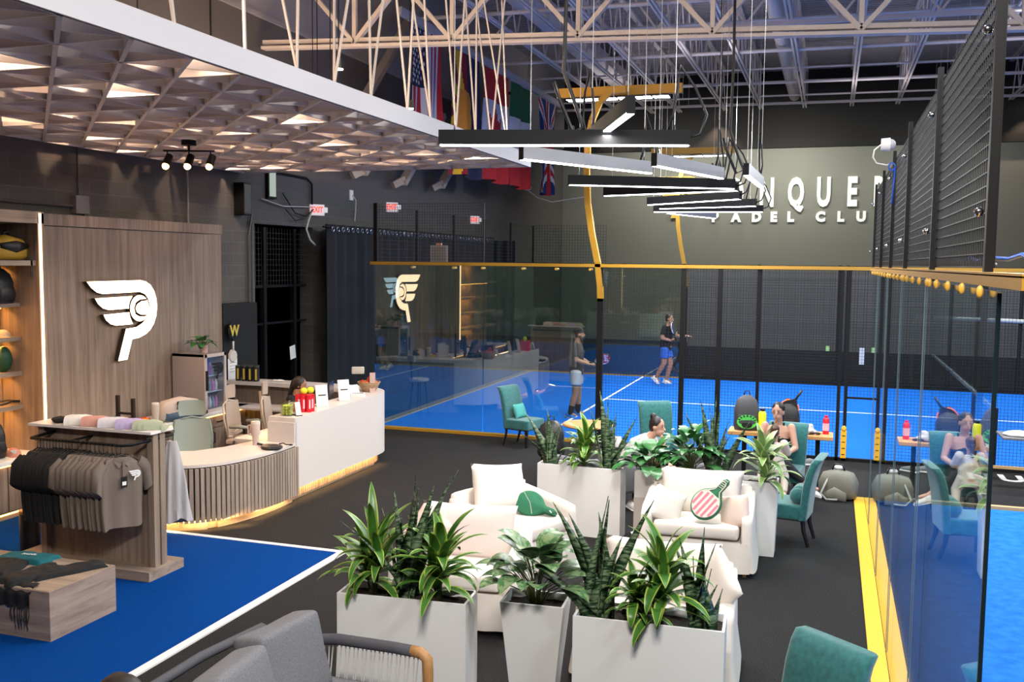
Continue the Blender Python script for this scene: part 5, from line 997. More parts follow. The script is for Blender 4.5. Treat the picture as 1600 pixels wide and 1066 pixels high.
# racket sports bag
t=thing('racket_bag','white, blue and black racket bag with black lettering on the back counter','bag',(-8.98,11.72,.75),R(72)); o=MB().loft([((-.36,0,.12),(0,.05,0),(0,0,.08)),((-.3,0,.15),(0,.12,0),(0,0,.15)),((0,0,.17),(0,.15,0),(0,0,.17)),((.25,0,.15),(0,.13,0),(0,0,.13)),((.38,0,.1),(0,.07,0),(0,0,.08))],n=24,pw=.75).build('bag_body',mat('bag_white',(.62,.52,.46),.6),t,smooth=True)
MB().loft([((-.32,-.06,.08),(0,.08,0),(0,0,.06)),((-.1,-.1,.08),(0,.08,0),(0,0,.08)),((.15,-.08,.07),(0,.08,0),(0,0,.06)),((.34,-.02,.05),(0,.06,0),(0,0,.04))],n=18).build('blue_panel',mat('steel_blue',(.06,.12,.2),.6),t,smooth=True); MB().loft([((-.1,.06,.28),(0,.08,0),(0,0,.04)),((.1,.05,.28),(0,.09,0),(0,0,.05)),((.34,.03,.2),(0,.08,0),(0,0,.05))],n=16).build('black_top',blackp,t,smooth=True)
text('lettering','SIUX',.15,blackp,t,basis((-.02,-.156,.22),(1,0,-.1),(.1,.15,1)),ext=.006,off=.006,sx=1.0)
t=thing('cream_tumbler','cream tumbler at the left of the racket bag','tumbler',(-8.98,11.15,.75)); MB().lathe([(0,0),(.035,0),(.045,.1),(.055,.25),(.055,.3),(0,.3)],n=20).build('cup',cream,t,smooth=True,angle=50); MB().lathe([(0,.3),(.05,.3),(.05,.32),(0,.32)],n=20).build('lid',white,t)
heap('glossy_bags','glossy red and gold snack bags on the back counter','snack bags',(-8.95,10.85,.75),.12,.1,.09,mat('red_gold',(.6,.03,.01),.2,noise_=(12,.05,(.8,.5,.03))),8)
# board with racket and notes
racket('display_racket','black and yellow racket hanging on the black board',(-9.5,13.78,1.62),E3(0,0,90),blackp,blackp,white,s=1.0)
text('lettering','W',.24,mat('racket_yellow',(.55,.42,.08),.5),COL.objects[-1].parent,basis((.03,0,.28),(0,1,0),(0,0,1)),ext=.002,off=.01)
t=thing('paper_notice','white paper notice below the hanging racket','paper',(-9.57,13.85,1.25)); MB().bx(0,.006,-.13,.13,-.22,.18).build('sheet',white,t); MB().cone((.0,0,.22),(.03,0,.22),.12,.1,9).build('rosette',cream,t)
for i in range(4): MB().bx(.006,.008,-.09,.09-.03*(i%2),.1-i*.05,.108-i*.05).build('print_line',mat('print_grey',(.3,.3,.3),.8),t)
for i in range(7):
    t=thing('ball_can','black and yellow tube of balls on the rear counter','ball can',(-9.3+(i%4)*.115+(.05 if i>3 else 0),13.62+(i//4)*.12,1.09),0,'black and yellow ball cans on the rear counter'); MB().cone((0,0,0),(0,0,.24),.045,.045,16).build('can',blackp,t,smooth=True,angle=50); MB().box((.02,-.041,.12),(.03,.01,.18),rz=.4).build('yellow_print',mat('print_yellow',(.5,.36,.04),.5),t); MB().cone((0,0,.24),(0,0,.255),.046,.046,16).build('lid',mat('lid_dark',(.05,.05,.04),.4),t)
heap('price_tags','tangle of white tags and cord on the rear counter','tags',(-8.65,13.78,1.09),.12,.05,.02,white,5)
# ---- office chairs (facing +x)
def office(label,loc,rz,m,fr,arms=True):
    t=thing('office_chair',label,'office chair',loc,rz)
    MB().grid(lambda u,v:(-.2-.05*v+.06*(2*u-1)**2,(2*u-1)*(.24-.03*abs(2*v-1)),.52+v*.5),14,10).build('mesh_back',m,t,smooth=True); MB().grid(lambda u,v:(-.26+.05*(2*u-1)**2,(2*u-1)*(.17-.02*abs(2*v-1)**3),1.06+v*.2),12,6).build('headrest',m,t,smooth=True)
    MB().tube([(-.15,-.24,.54),(-.2,-.25,.8),(-.22,-.22,1.0),(-.26,0,1.04),(-.22,.22,1.0),(-.2,.25,.8),(-.15,.24,.54),(-.19,0,.5),(-.15,-.24,.54)],.014,n=7).build('back_frame',fr,t,smooth=True); MB().bar((-.24,0,.45),(-.29,0,1.12),.035).build('spine',fr,t)
    subd(MB().box((.05,0,.46),(.48,.48,.08),bev=.03).build('seat',m,t),1); MB().bar((.02,0,.12),(.02,0,.42),.05).build('gas_post',blackp,t)
    for k in range(5): a=k*2*PI/5; MB().bar((.02,0,.1),(.02+.28*math.cos(a),.28*math.sin(a),.07),.035).build('base_arm',fr,t); MB().ell((.02+.28*math.cos(a),.28*math.sin(a),.03),.03,nu=8,nv=6).build('castor',blackp,t,smooth=True)
    if arms:
        for s in (-1,1): MB().tube([(-.05,s*.26,.44),(-.02,s*.29,.62),(.05,s*.29,.68)],.018,n=7).build('arm_support',fr,t,smooth=True); MB().tube([(-.1,s*.29,.69),(.08,s*.29,.7),(.17,s*.28,.69)],[.022,.03,.022],n=8).build('armrest',mat('arm_pad',(.3,.32,.28),.6),t,smooth=True)
sage=mat('sage_mesh',(.26,.31,.27),.7,noise_=(200,.2,(.32,.37,.32))); beige=mat('beige_mesh',(.5,.4,.32),.7); bfr=mat('beige_frame',(.6,.5,.4),.5)
office('sage green mesh office chair nearest us behind the low desk',(-7.72,10.3,.0),R(-50),sage,mat('sage_frame',(.2,.25,.22),.5),False); office('beige mesh office chair with adjustable headrest left of the sage chair gap',(-8.1,12.0,0),R(10),beige,bfr); office('small-looking beige office chair seen side on by the receptionist',(-7.85,12.55,0),R(20),beige,bfr)
# ---- things on the desk
def jar(label,loc,m,seed,r=.014):
    t=thing('glass_jar',label,'jar',loc,R(10)); MB().bx(-.075,.075,-.075,-.07,0,.16).bx(-.075,.075,.07,.075,0,.16).bx(-.075,-.07,-.07,.07,0,.16).bx(.07,.075,-.07,.07,0,.16).bx(-.07,.07,-.07,.07,0,.005).build('glass_box',glass('jar_glass',(.95,.97,.95),.08),t)
    rn=random.Random(seed)
    for k in range(36):
        q=k%9; c_=MB().ell(((q%3-1)*.042+rn.uniform(-.006,.006),(q//3-1)*.042+rn.uniform(-.006,.006),.027+(k//9)*.032),.02,nu=8,nv=6).build('mini_ball',m,t,smooth=True)
jar('clear box of small yellow-green balls at the left corner of the desk',(-6.62,10.78,1.09),mat('ball_green',(.45,.5,.08),.7),1); jar('clear box of silver trinkets behind the phone stand',(-6.66,10.98,1.09),mat('trinket',(.4,.36,.34),.25,.5),2)
t=thing('card_stand','small white card on a black tilted stand at the desk corner','stand',(-6.5,10.82,1.09),R(-35)); MB().box((0,0,.005),(.12,.08,.01)).build('base',blackp,t); MB().box((.01,0,.09),(.012,.07,.17),m3=E3(0,-18,0)).build('card',white,t)
can=None
for i,(x,y) in enumerate(((0,0),(.075,.0),(0,.075),(.075,.075),(.15,.02),(.15,.095))):
    t=thing('red_ball_can','red ball can in the cluster on the desk','ball can',(-6.66+x,11.1+y,1.09),0,'red ball cans on the desk'); MB().cone((0,0,0),(0,0,.22),.037,.037,16).build('can',redp,t,smooth=True,angle=50); MB().box((.028,-.026,.11),(.02,.005,.12),rz=.75).build('white_print',mat('print_pale',(.8,.6,.6),.5),t); MB().cone((0,0,.22),(0,0,.23),.037,.037,16).build('lid',redp,t)
for i,(x,y) in enumerate(((-6.6,11.15),(-6.56,11.25))): tag(MB().ell((0,0,0),.045).build('tennis_ball',mat('tennis_yellow',(.65,.75,.03),.8),loc=(x,y,1.365),smooth=True),('left-hand yellow ball resting on the red cans','right-hand yellow ball resting on the red cans')[i],'ball')
for i,(x,y) in enumerate(((-6.6,11.62),(-6.6,12.25))):
    t=thing('sign_card',('tall white printed card standing next to the red cans','tall white printed card in front of the dark monitor')[i],'card',(x,y,1.09),R(-40)); MB().box((0,0,.15),(.01,.17,.3),m3=E3(0,-12,0)).build('card',white,t); MB().box((.012,0,.16),(.004,.11,.014),m3=E3(0,-12,0)).build('print_bar',blackp,t); MB().box((-.03,0,.004),(.09,.17,.008)).build('foot',glass('acrylic',(.9,.92,.92),.08),t)
t=thing('computer_monitor','dark desktop monitor behind the second white card','monitor',(-6.98,12.55,.75),R(-160)); MB().box((0,0,.42),(.03,.42,.28),bev=.006).build('screen',mat('screen_navy',(.02,.025,.04),.2),t); MB().bar((0,0,0),(0,0,.3),.04).build('stand',blackp,t); MB().box((0,0,.006),(.16,.2,.012)).build('foot',blackp,t)
t=thing('payment_tablet','small white payment tablet on a stand','tablet',(-6.72,12.75,1.09),R(150)); MB().box((0,0,.09),(.02,.2,.14),m3=E3(0,25,0),bev=.004).build('tablet',white,t); MB().box((.014,0,.095),(.006,.17,.11),m3=E3(0,25,0)).build('screen',emis('tablet_screen',(.6,.65,.8),.7),t); MB().box((0,0,.01),(.12,.12,.02)).build('foot',white,t)
t=thing('notepad','white pads with a black pen line on the desk','notepad',(-6.6,12.68,1.09),R(20)); MB().box((0,0,.025),(.2,.14,.05),bev=.004).build('pages',white,t); MB().bar((-.08,-.04,.053),(.08,.0,.053),.006).build('pen',blackp,t)
t=thing('fruit_basket','woven basket heaped with red fruit near the far end of the desk','basket',(-6.72,13.28,1.09)); bm_=wood('wicker',(.22,.13,.06),(.5,.33,.18),(50,50,90)); MB().lathe([(0,0),(.1,0),(.12,.03),(.155,.1),(.175,.14),(.165,.14),(.14,.09),(.1,.02),(0,.015)],n=30).build('basket',bm_,t,smooth=True); MB().tube([(.172*math.cos(a*.42),.172*math.sin(a*.42),.142) for a in range(16)],.008,n=6).build('rim',bm_,t,smooth=True)
for i,(x,y,z) in enumerate([(-.08,-.05,.13),(.0,-.09,.13),(.09,-.04,.13),(.06,.07,.13),(-.05,.07,.13),(.0,-.01,.16),(-.12,.02,.13),(.03,-.02,.2)]):
    o=tag(MB().ell((0,0,0),(.043,.043,.038),nu=12,nv=8).build('red_apple',mat('apple_red',(.5,.02,.015),.3,noise_=(9,.2,(.6,.15,.03))),loc=(-6.72+x,13.28+y,1.09+z),smooth=True),'red fruit in the woven basket on the desk','apple','red fruit in the basket'); MB().bar((0,0,.03),(.005,0,.055),.004).build('stalk',dk,o)
t=thing('acrylic_sign','clear and blush acrylic sign holder beside the fruit basket','sign holder',(-6.62,13.2,1.09),R(-40)); MB().box((0,0,.15),(.008,.09,.3)).build('panel',mat('blush_acrylic',(.55,.38,.33),.3),t); MB().box((0,0,.006),(.1,.12,.012)).build('foot',mat('blush_acrylic'),t)
# low desk things
racket('black_racket','black padel racket lying on the low curved worktop',(-6.75,10.33,.785),E3(90,0,65),blackp,blackp,blackp,s=.95)
t=thing('handled_tumbler','blush tumbler with handle standing on the low worktop','tumbler',(-6.83,10.36,.765)); MB().lathe([(0,0),(.04,0),(.04,.12),(.055,.14),(.058,.27),(0,.27)],n=20).build('cup',mat('tumbler_blush',(.62,.48,.42),.4),t,smooth=True,angle=50); MB().lathe([(0,.27),(.06,.27),(.055,.3),(0,.3)],n=20).build('lid',cream,t,smooth=True,angle=50); MB().tube([(-.055,0,.25),(-.11,0,.24),(-.11,0,.13),(-.05,0,.12)],.01,n=7).build('handle',mat('tumbler_blush'),t,smooth=True)
t=thing('bracelet_keys','small black strap with metal keys on the low worktop','keys',(-6.55,10.45,.77)); MB().tube([(0,0,.01),(.05,.02,.02),(.1,0,.01),(.16,-.01,.015)],.008,n=6).build('strap',blackp,t,smooth=True); MB().ell((.17,0,.012),(.03,.018,.012)).build('fob',blackp,t,smooth=True)
# bar stool by the desk end
for i,(x,y,l) in enumerate(((-7.65,14.72,'cream padded bar stool behind the fruit basket'),)):
    t=thing('bar_stool',l,'bar stool',(x,y,0),R(-60)); MB().lathe([(0,.74),(.18,.74),(.2,.76),(.19,.8),(0,.81)],n=24).build('seat',cream,t,smooth=True,angle=50); subd(MB().box((-.18,0,1.2),(.05,.22,.13),bev=.02).build('backrest',cream,t),1); MB().bar((-.17,0,.78),(-.19,0,1.15),.02).build('back_post',black,t)
    for a in (45,135,225,315): MB().bar((.12*math.cos(R(a)),.12*math.sin(R(a)),.74),(.2*math.cos(R(a)),.2*math.sin(R(a)),0),.02).build('leg',black,t)
    MB().tube([(.165*math.cos(a*.524),.165*math.sin(a*.524),.3) for a in range(13)],.008,n=6).build('foot_ring',chrome,t,smooth=True)
# ------------------------------------------------------------------ flags on the beam
bmx=thing('flag_beam','long white channel beam carrying the hanging flags','beam',(-8.5,0,8.08)); MB().bx(-.05,.05,18.2,30.6,0,.16).build('beam',steelw,bmx); MB().bar((-.1,20,.1),(-.1,30,.1),.04).build('conduit',ch,bmx)
fred=mat('flag_red',(.42,.015,.02),.85); fwh=mat('flag_white',(.55,.54,.58),.85); fnv=mat('flag_navy',(.01,.015,.05),.85); fye=mat('flag_gold',(.7,.42,.02),.85); fgr=mat('flag_green',(.01,.1,.04),.85); for_=mat('flag_copper',(.65,.25,.03),.85); fmar=mat('flag_maroon',(.22,.01,.02),.85)
def flag(name,label,y0,y1,z0,z1,painter,seed,gather=None,names=None):
    """painter(s,t)->material index; s across 0..1, t down 0..1"""
    t=thing(name,label,'flag',(-8.5,y0,z1)); w=y1-y0; h=z1-z0
    cells=painter.__defaults__[0] if False else None
    NU,NV=painter(None,None); groups={}
    vs={}
    def pos(i,j):
        s,tt=i/NU,j/NV; g=1-(gather(tt) if gather else 0)
        return (.07*math.sin(s*11+seed+tt*1.5)*(.3+tt)+.05*math.sin(s*23+tt*3+seed)*tt*(2 if gather else 1),w*(.5+(s-.5)*g),-h*tt-.03*math.sin(s*7+seed)*tt)
    for i in range(NU):
        for j in range(NV):
            m_=painter((i+.5)/NU,(j+.5)/NV); groups.setdefault(m_.name,(m_,[]))[1].append((i,j))
    mb=MB(); mats_=[]
    for k,(nm,(m_,cl)) in enumerate(groups.items()):
        mats_.append(m_); mb.cur=k
        for i,j in cl: mb.add([pos(i,j),pos(i+1,j),pos(i+1,j+1),pos(i,j+1)],[(0,1,2,3)])
    o=mb.build('cloth',mats_,t,smooth=True,fix=False)
    bm=bmesh.new(); bm.from_mesh(o.data); bmesh.ops.remove_doubles(bm,verts=bm.verts[:],dist=.0005); bm.to_mesh(o.data); bm.free()
    MB().bar((0,-.03,.02),(0,w+.03,.02),.03).build('header_rod',steelw,t); return t
def us(s,t):
    if s is None: return 65,60
    if s<.54 and t<.46: return fnv
    return fred if int(s*13)%2==0 else fwh
t=flag('striped_flag','flag with white stars on navy and vertical red and white stripes, leftmost on the beam',18.65,20.4,5.4,8.05,us,1)
w_,h_=1.75,2.65
def star(c,r,f): 
    pts=[]
    for k in range(10): a=PI/2+k*PI/5; rr_=r if k%2==0 else r*.4; pts.append((c[0]+rr_*math.cos(a),c[1]+rr_*math.sin(a)))
    return pts
for r_ in range(11):
    for c_ in range(5 if r_%2 else 4):
        y=(c_+(.5 if r_%2 else 1))*w_*.54/5; z=-(r_+.7)*h_*.46/11.4
        xx=.07*math.sin(y/w_*11+1+(-z/h_)*1.5)*(.3-z/h_)+.05*math.sin(y/w_*23+(-z/h_)*3+1)*(-z/h_)
        MB().prism(star((y,z),.05,0),lambda u,v,xx=xx:(xx+.02,u,v),lambda u,v,xx=xx:(xx+.026,u,v)).build('star',fwh,t)
def az(s,t):
    if s is None: return 60,80
    y=.5-s; x=(t-.5)*1.5; r_=math.hypot(y*1.0,x*.9)
    if r_<.24+.07*abs(math.cos(math.atan2(y,x)*2.5)): return for_
    if s>.5: return fnv
    return fmar if int((math.atan2(y,x))/(PI/13))%2==0 else fye
flag('rayed_flag','flag with red and yellow rays, copper star and navy half',21.0,22.8,5.15,8.05,az,2)
def ca(s,t):
    if s is None: return 60,80
    if t<.28 or t>.72: return fred
    a=(s-.5)/.5*1.0; b_=(t-.5)/.22; k=abs(b_)
    lw_=.28*(1-k) if False else max(0,.42*(1-abs(a))*(1 if int(abs(a)*7)%2 else .6))
    if abs(a)<.52 and k<lw_*2.0 and True: return fred
    if abs(a)<.06 and k<.75: return fred
    return fwh
flag('red_white_leaf_flag','red and white flag with a red leaf, third on the beam',23.2,25.0,5.2,8.05,ca,3)
def mx_(s,t):
    if s is None: return 20,30
    return fgr if t<.34 else fwh if t<.67 else fred
flag('tricolour_flag','green, white and red banded flag partly behind the nearest pendant',25.4,27.15,5.2,8.05,mx_,4)
def uk(s,t):
    if s is None: return 50,90
    a=s-.5; b_=t-.5
    if abs(a)<.07 or abs(b_)<.05: return fred
    if abs(a)<.13 or abs(b_)<.085: return fwh
    d=min(abs(a-b_),abs(a+b_))
    if d<.035: return fred
    if d<.1: return fwh
    return mat('flag_blue',(.01,.03,.15),.85)
flag('crossed_flag','blue flag with red and white crosses, gathered at its foot, last on the beam',28.0,29.85,5.2,8.05,uk,5,gather=lambda t:.35*math.sin(PI*min(1,t*.9))+.0)
for (x,y,z,l) in ((-9.2,27.3,7.6,'small white cylinder light between the last two flags'),(-8.7,32.5,7.4,'pale cylinder light right of the last flag')):
    t=thing('wall_cylinder_light',l,'light',(x,y,z)); MB().cone((0,0,0),(0,0,.4),.16,.11,16).build('shade',mat('shade_grey',(.45,.43,.42),.5),t,smooth=True,angle=50); MB().cone((0,0,.4),(0,0,.5),.05,.05).build('mount',black,t)
t=thing('ceiling_speaker','white cylinder hanging from the roof at the top right','speaker',(1.85,14.2,6.95)); MB().cone((0,0,0),(0,0,.4),.16,.13,20).build('shade',mat('shade_white',(.5,.48,.47),.5),t,smooth=True,angle=50); MB().bar((0,0,.4),(0,0,1.4),.02).build('stem',ch,t)
# ------------------------------------------------------------------ people
def person(label,J,skinm,hair,clothes,loc=(0,0,0),rz=0,s=1.,voxel=.011,beard=None,face_dir=None,hairfn=None,grip=None,female=False,name='person',scale_body=1.):
    """J: joints in local metres (facing +x, +y = the person's left)"""
    t=thing(name,label,'person',loc,rz)
    g=lambda k:V(J[k]); pel,che,nek,hed=g('pelvis'),g('chest'),g('neck'),g('head'); q=scale_body
    fq=.84 if female else 1.; mb=MB(); side=(g('shL')-g('shR')).normalized(); hs=(g('hipL')-g('hipR')).normalized()
    up=(nek-pel).normalized(); fw=side.cross(up).normalized(); fh=hs.cross((che-pel).normalized()).normalized()
    W=(g('shL')-g('shR')).length/2; wa=.84 if female else 1.
    def torso(k,z0=0.,z1=1.,ex=0.):
        R_=[(pel-up*.05,hs*(.17*k),fh*(.12*k)),(pel+(che-pel)*.3,hs*(.162*k*wa),fh*(.115*k)),(pel+(che-pel)*.65,side*(.165*k*wa),fw*(.115*k)),(che,side*(W*.95*k*(.93 if female else 1)),fw*(.13*k)),(che+(nek-che)*.55,side*(W*.92*k),fw*(.095*k)),(nek-up*.03,side*(W*.5*k),fw*(.065*k))]
        return R_
    mb.loft([(c,a*q,b_*q) for c,a,b_ in torso(1)],n=20)
    mb.ell(pel,(.15*q,.15*q,.12*q))
    hf=V(face_dir).normalized() if face_dir else V((1,0,0)); hu=V((0,0,1)); hu=(hu-hf*hu.dot(hf)).normalized(); hsd=hu.cross(hf); HM=Matrix((hf,hsd,hu)).transposed(); k=q
    mb.cap(nek-up*.04,hed-hu*.05-hf*.015,.055*k,.052*k); mb.ell(hed+hu*.02-hf*.01,(.096*k,.076*k,.105*k),HM); mb.ell(hed-hu*.055+hf*.025,(.062*k,.055*k,.058*k),HM)
    mb.ell(hed-hu*.088+hf*.06,(.02*k,.026*k,.018*k),HM); mb.cap(hed+hu*.015+hf*.083,hed-hu*.026+hf*.103,.008*k,.014*k,8); mb.ell(hed-hu*.058+hf*.084,(.012*k,.026*k,.011*k),HM)
    for sg in (-1,1): mb.ell(hed+hsd*sg*.076*k-hu*.01-hf*.005,(.02*k,.01*k,.032*k),HM)
    for S in 'LR':
        a,b_,c=g('sh'+S),g('el'+S),g('wr'+S); mb.cap(a,b_,.06*q*fq,.046*q*fq); mb.cap(b_,b_+(c-b_)*.35,.046*q*fq,.045*q*fq); mb.cap(b_+(c-b_)*.35,c,.045*q*fq,.028*q*fq)
        hd=V(J.get('hand'+S,tuple((c-b_).normalized()))).normalized(); pn=V(J.get('palm'+S,(0,0,1))); sd=hd.cross(pn).normalized(); pn=sd.cross(hd).normalized(); P_=c+hd*.045*q
        mb.ell(P_,(.045*q,.036*q,.016*q),Matrix((hd,sd,pn)).transposed()); curl=J.get('curl'+S,.5)
        for i,(off,ln) in enumerate(((-.03,.062),(-.01,.07),(.011,.066),(.03,.052))):
            p0=P_+hd*.03*q+sd*off*q; d1=(hd*math.cos(curl)+pn*-math.sin(curl)).normalized(); p1=p0+d1*ln*.45*q; d2=(hd*math.cos(curl*2.2)-pn*math.sin(curl*2.2)).normalized(); p2=p1+d2*ln*.55*q; mb.cap(p0,p1,.009*q,.0085*q,8); mb.cap(p1,p2,.0085*q,.0075*q,8)
        ts=J.get('thumb'+S,1); p0=P_-hd*.015*q+sd*.025*ts*q; p1=p0+(sd*ts*.7+hd*.6-pn*.3).normalized()*.035*q; mb.cap(p0,p1,.012*q,.01*q,8); mb.cap(p1,p1+(hd-pn*.5).normalized()*.028*q,.01*q,.008*q,8)
        a,b_,c=g('hip'+S),g('kn'+S),g('an'+S); mb.cap(a,b_,.1*q*fq,.068*q*fq); mb.cap(b_,b_+(c-b_)*.33,.064*q*fq,.068*q*fq); mb.cap(b_+(c-b_)*.33,c,.068*q*fq,.042*q*fq); f_=g('toe'+S)-c; mb.cap(c,c+f_*.75,.036*q,.022*q)
    b=blob(mb,'body',skinm,t,voxel,3)
    # hair
    hb=MB(); hb.ell(hed+hu*.04-hf*.022,(.098*k,.084*k,.09*k),HM); hb.ell(hed-hf*.05+hu*.0,(.065*k,.08*k,.085*k),HM)
    for f_ in (hairfn or []): f_(hb,hed,HM)
    if hair:
        hm=hb.build('hair',hair,t,fix=False); 
        md=hm.modifiers.new('r','REMESH'); md.mode='VOXEL'; md.voxel_size=.009; apply(hm,True); 
        if not hm.data.materials: hm.data.materials.append(hair)
        bm=bmesh.new(); bm.from_mesh(hm.data)   # keep the face free
        L3=lambda v:HM.transposed()@(v.co-hed)
        dead=[v for v in bm.verts if L3(v).z<.062*k and L3(v).x>.032*k+.6*max(0,L3(v).z-.02*k)]
        bmesh.ops.delete(bm,geom=dead,context='VERTS'); bm.to_mesh(hm.data); bm.free()
    for sg in (-1,1):
        MB().ell(hed+hf*.083*k+hsd*sg*.032*k+hu*.016*k,(.006*k,.01*k,.005*k),HM).build('eye',mat('eye_dark',(.02,.012,.01),.3),t,smooth=True); MB().ell(hed+hf*.085*k+hsd*sg*.032*k+hu*.036*k,(.006*k,.018*k,.003*k),HM).build('eyebrow',hairb,t,smooth=True)
    MB().ell(hed+hf*.093*k-hu*.058*k,(.006*k,.022*k,.006*k),HM).build('lips',mat('lip',(.4,.12,.1),.5),t,smooth=True)
    if beard:
        bb_=MB(); bb_.ell(hed-hu*.075+hf*.045,(.058*k,.062*k,.05*k),HM); bb_.ell(hed-hu*.04+hf*.01,(.05,.077,.045),HM); bb_.build('beard',beard,t,smooth=True)
    # clothing
    for c in clothes:
        kind,m_=c[0],c[1]; o=MB()
        if kind=='shirt':
            sl=c[2]; o.loft([(pel-up*.09,hs*.18*q,fh*.135*q)]+[(cc,a*1.13*q,bb2*1.2*q) for cc,a,bb2 in torso(1)[:5]]+[(nek-up*.015,side*W*.52*q,fw*.08*q)],n=22)
            for S in 'LR':
                a,b_=g('sh'+S),g('el'+S); w2=g('wr'+S); o.ell(a,.076*q*fq)
                if sl<=1: o.cone(a,a+(b_-a)*sl,.08*q*fq,.076*q*fq,16)
                else: o.cap(a,b_,.075*q*fq,.062*q*fq); o.cone(b_,b_+(w2-b_)*(sl-1),.06*q*fq,.05*q*fq,16)
            blob(o,c[3] if len(c)>3 else 'shirt',m_,t,voxel,2)
        elif kind=='tank':
            o.loft([(pel-up*.06,hs*.17*q,fh*.12*q)]+[(cc,a*1.07*q,bb2*1.12*q) for cc,a,bb2 in torso(1)[:4]]+[(che+(nek-che)*.35,side*W*.62*q,fw*.105*q)],n=22)
            for sg in (-1,1): o.cap(che+side*sg*W*.45+fw*.085*q,nek+side*sg*W*.42-up*.005,.016*q,.014*q); o.cap(nek+side*sg*W*.42-up*.005,che+side*sg*W*.4-fw*.085*q,.014*q,.016*q)
            blob(o,'tank_top',m_,t,voxel,1)
        elif kind in('shorts','trousers'):
            fr_=c[2]; o.loft([(pel+up*.08,hs*.178*q*wa,fh*.13*q),(pel,hs*.185*q,fh*.142*q),(pel-up*.07,hs*.18*q,fh*.138*q)],n=22)
            for S in 'LR':
                a,b_,c_=g('hip'+S),g('kn'+S),g('an'+S); e1=a+(b_-a)*min(fr_,1); o.ell(a,.112*q*fq)
                if fr_<=1: o.cone(a,e1,.118*q,.112*q,18)
                else: o.cap(a,b_,.112*q*fq,.08*q*fq); o.cone(b_,b_+(c_-b_)*(fr_-1),.08*q*fq,.056*q*fq,16)
            blob(o,kind,m_,t,voxel,2)
        elif kind=='shoes':
            for S in 'LR':
                a=g('an'+S); tt=g('toe'+S); d=(tt-a); dn=V((d.x,d.y,0)); dn=dn.normalized() if dn.length>.01 else V((1,0,0)); d=d.normalized(); sd=V((-dn.y,dn.x,0)); uu=d.cross(sd)*-1; uu=sd.cross(d)*-1 if False else d.cross(sd); uu=uu if uu.z>0 or True else -uu
                if uu.z<0: uu=-uu
                o=MB(); base=a-uu*.055*q
                o.loft([(base-d*.07*q+uu*.012,sd*.04*q,uu*.055*q),(base+uu*.018,sd*.05*q,uu*.068*q),(base+d*.07*q+uu*.004,sd*.052*q,uu*.052*q),(base+d*.15*q-uu*.01,sd*.044*q,uu*.03*q),(base+d*.2*q-uu*.018,sd*.022*q,uu*.015*q)],n=18); sh_=o.build('shoe',m_,t,smooth=True)
                MB().loft([(base-d*.08*q-uu*.032*q,sd*.036*q,uu*.012*q),(base+d*.06*q-uu*.032*q,sd*.05*q,uu*.012*q),(base+d*.205*q-uu*.03*q,sd*.03*q,uu*.01*q)],n=14,pw=.7).build('sole',c[2] if len(c)>2 else white,sh_,smooth=True)
        elif kind=='socks':
            for S in 'LR':
                a,b_=g('an'+S),g('kn'+S); MB().cone(a-V((0,0,.03)),a+(b_-a)*c[2],.052*q,.066*q,16).build('sock',m_,t,smooth=True,angle=50)
        elif kind=='cap':
            o.ell(hed+hu*.05*k-hf*.015,(.103*k,.088*k,.085*k),HM); oc=o.build('cap',m_,t,smooth=True); 
            bm=bmesh.new(); bm.from_mesh(oc.data); bmesh.ops.delete(bm,geom=[v for v in bm.verts if (v.co-hed).dot(hu)<.035*k],context='VERTS'); bm.to_mesh(oc.data); bm.free()
            MB().ell(hed-hf*.1*k+hu*.035*k,(.05*k,.06*k,.008*k),HM).build('cap_brim',m_,oc,smooth=True)
    return t
stand=dict(pelvis=(0,0,.95),chest=(.0,0,1.3),neck=(0,0,1.5),head=(.03,0,1.66),shL=(0,.19,1.45),shR=(0,-.19,1.45),hipL=(0,.09,.92),hipR=(0,-.09,.92),knL=(.02,.11,.5),knR=(.02,-.11,.5),anL=(-.02,.12,.09),anR=(-.02,-.12,.09),toeL=(.13,.15,.04),toeR=(.13,-.15,.04),elL=(.0,.24,1.16),elR=(.0,-.24,1.16),wrL=(.1,.2,.95),wrR=(.1,-.2,.95))
charc=mat('charcoal_tee',(.025,.025,.027),.85); grsh=mat('pale_shorts',(.4,.4,.42),.8); 
# player nearest: faces right, holds a racket in front
J=dict(stand); J.update(chest=(.0,0,1.32),elR=(.02,-.23,1.17),wrR=(.26,-.1,1.08),elL=(.04,.22,1.17),wrL=(.27,.08,1.07),handL=(1,-.2,.1),handR=(1,.2,.1),palmL=(0,0,1),palmR=(0,0,1),curlL=.9,curlR=.9,knL=(.03,.13,.5),knR=(.0,-.12,.5),anL=(.02,.15,.09),anR=(-.1,-.13,.09),toeL=(.17,.2,.04),toeR=(.05,-.15,.04),head=(.05,0,1.67))
sk_b=mat('black_sock',(.01,.01,.01),.9)
person('bearded person in charcoal tee and pale shorts standing on the court with racket',J,skin2,hairb,[('shirt',charc,.75),('shorts',grsh,.62),('socks',sk_b,.38),('shoes',mat('blue_shoe',(.02,.15,.5),.5),mat('lime_sole',(.5,.55,.3),.5)),('cap',blackc)],(-4.78,18.55,.012),R(8),beard=hairb,face_dir=(1,0,-.02))
racket('court_racket','red, white and black racket held by the bearded player',(-4.52,18.62,1.11),E3(0,72,0)@E3(0,0,35),mat('racket_redwhite',(.5,.04,.05),.4,noise_=(14,.04,(.7,.7,.75))),blackp,blackp,s=1.)
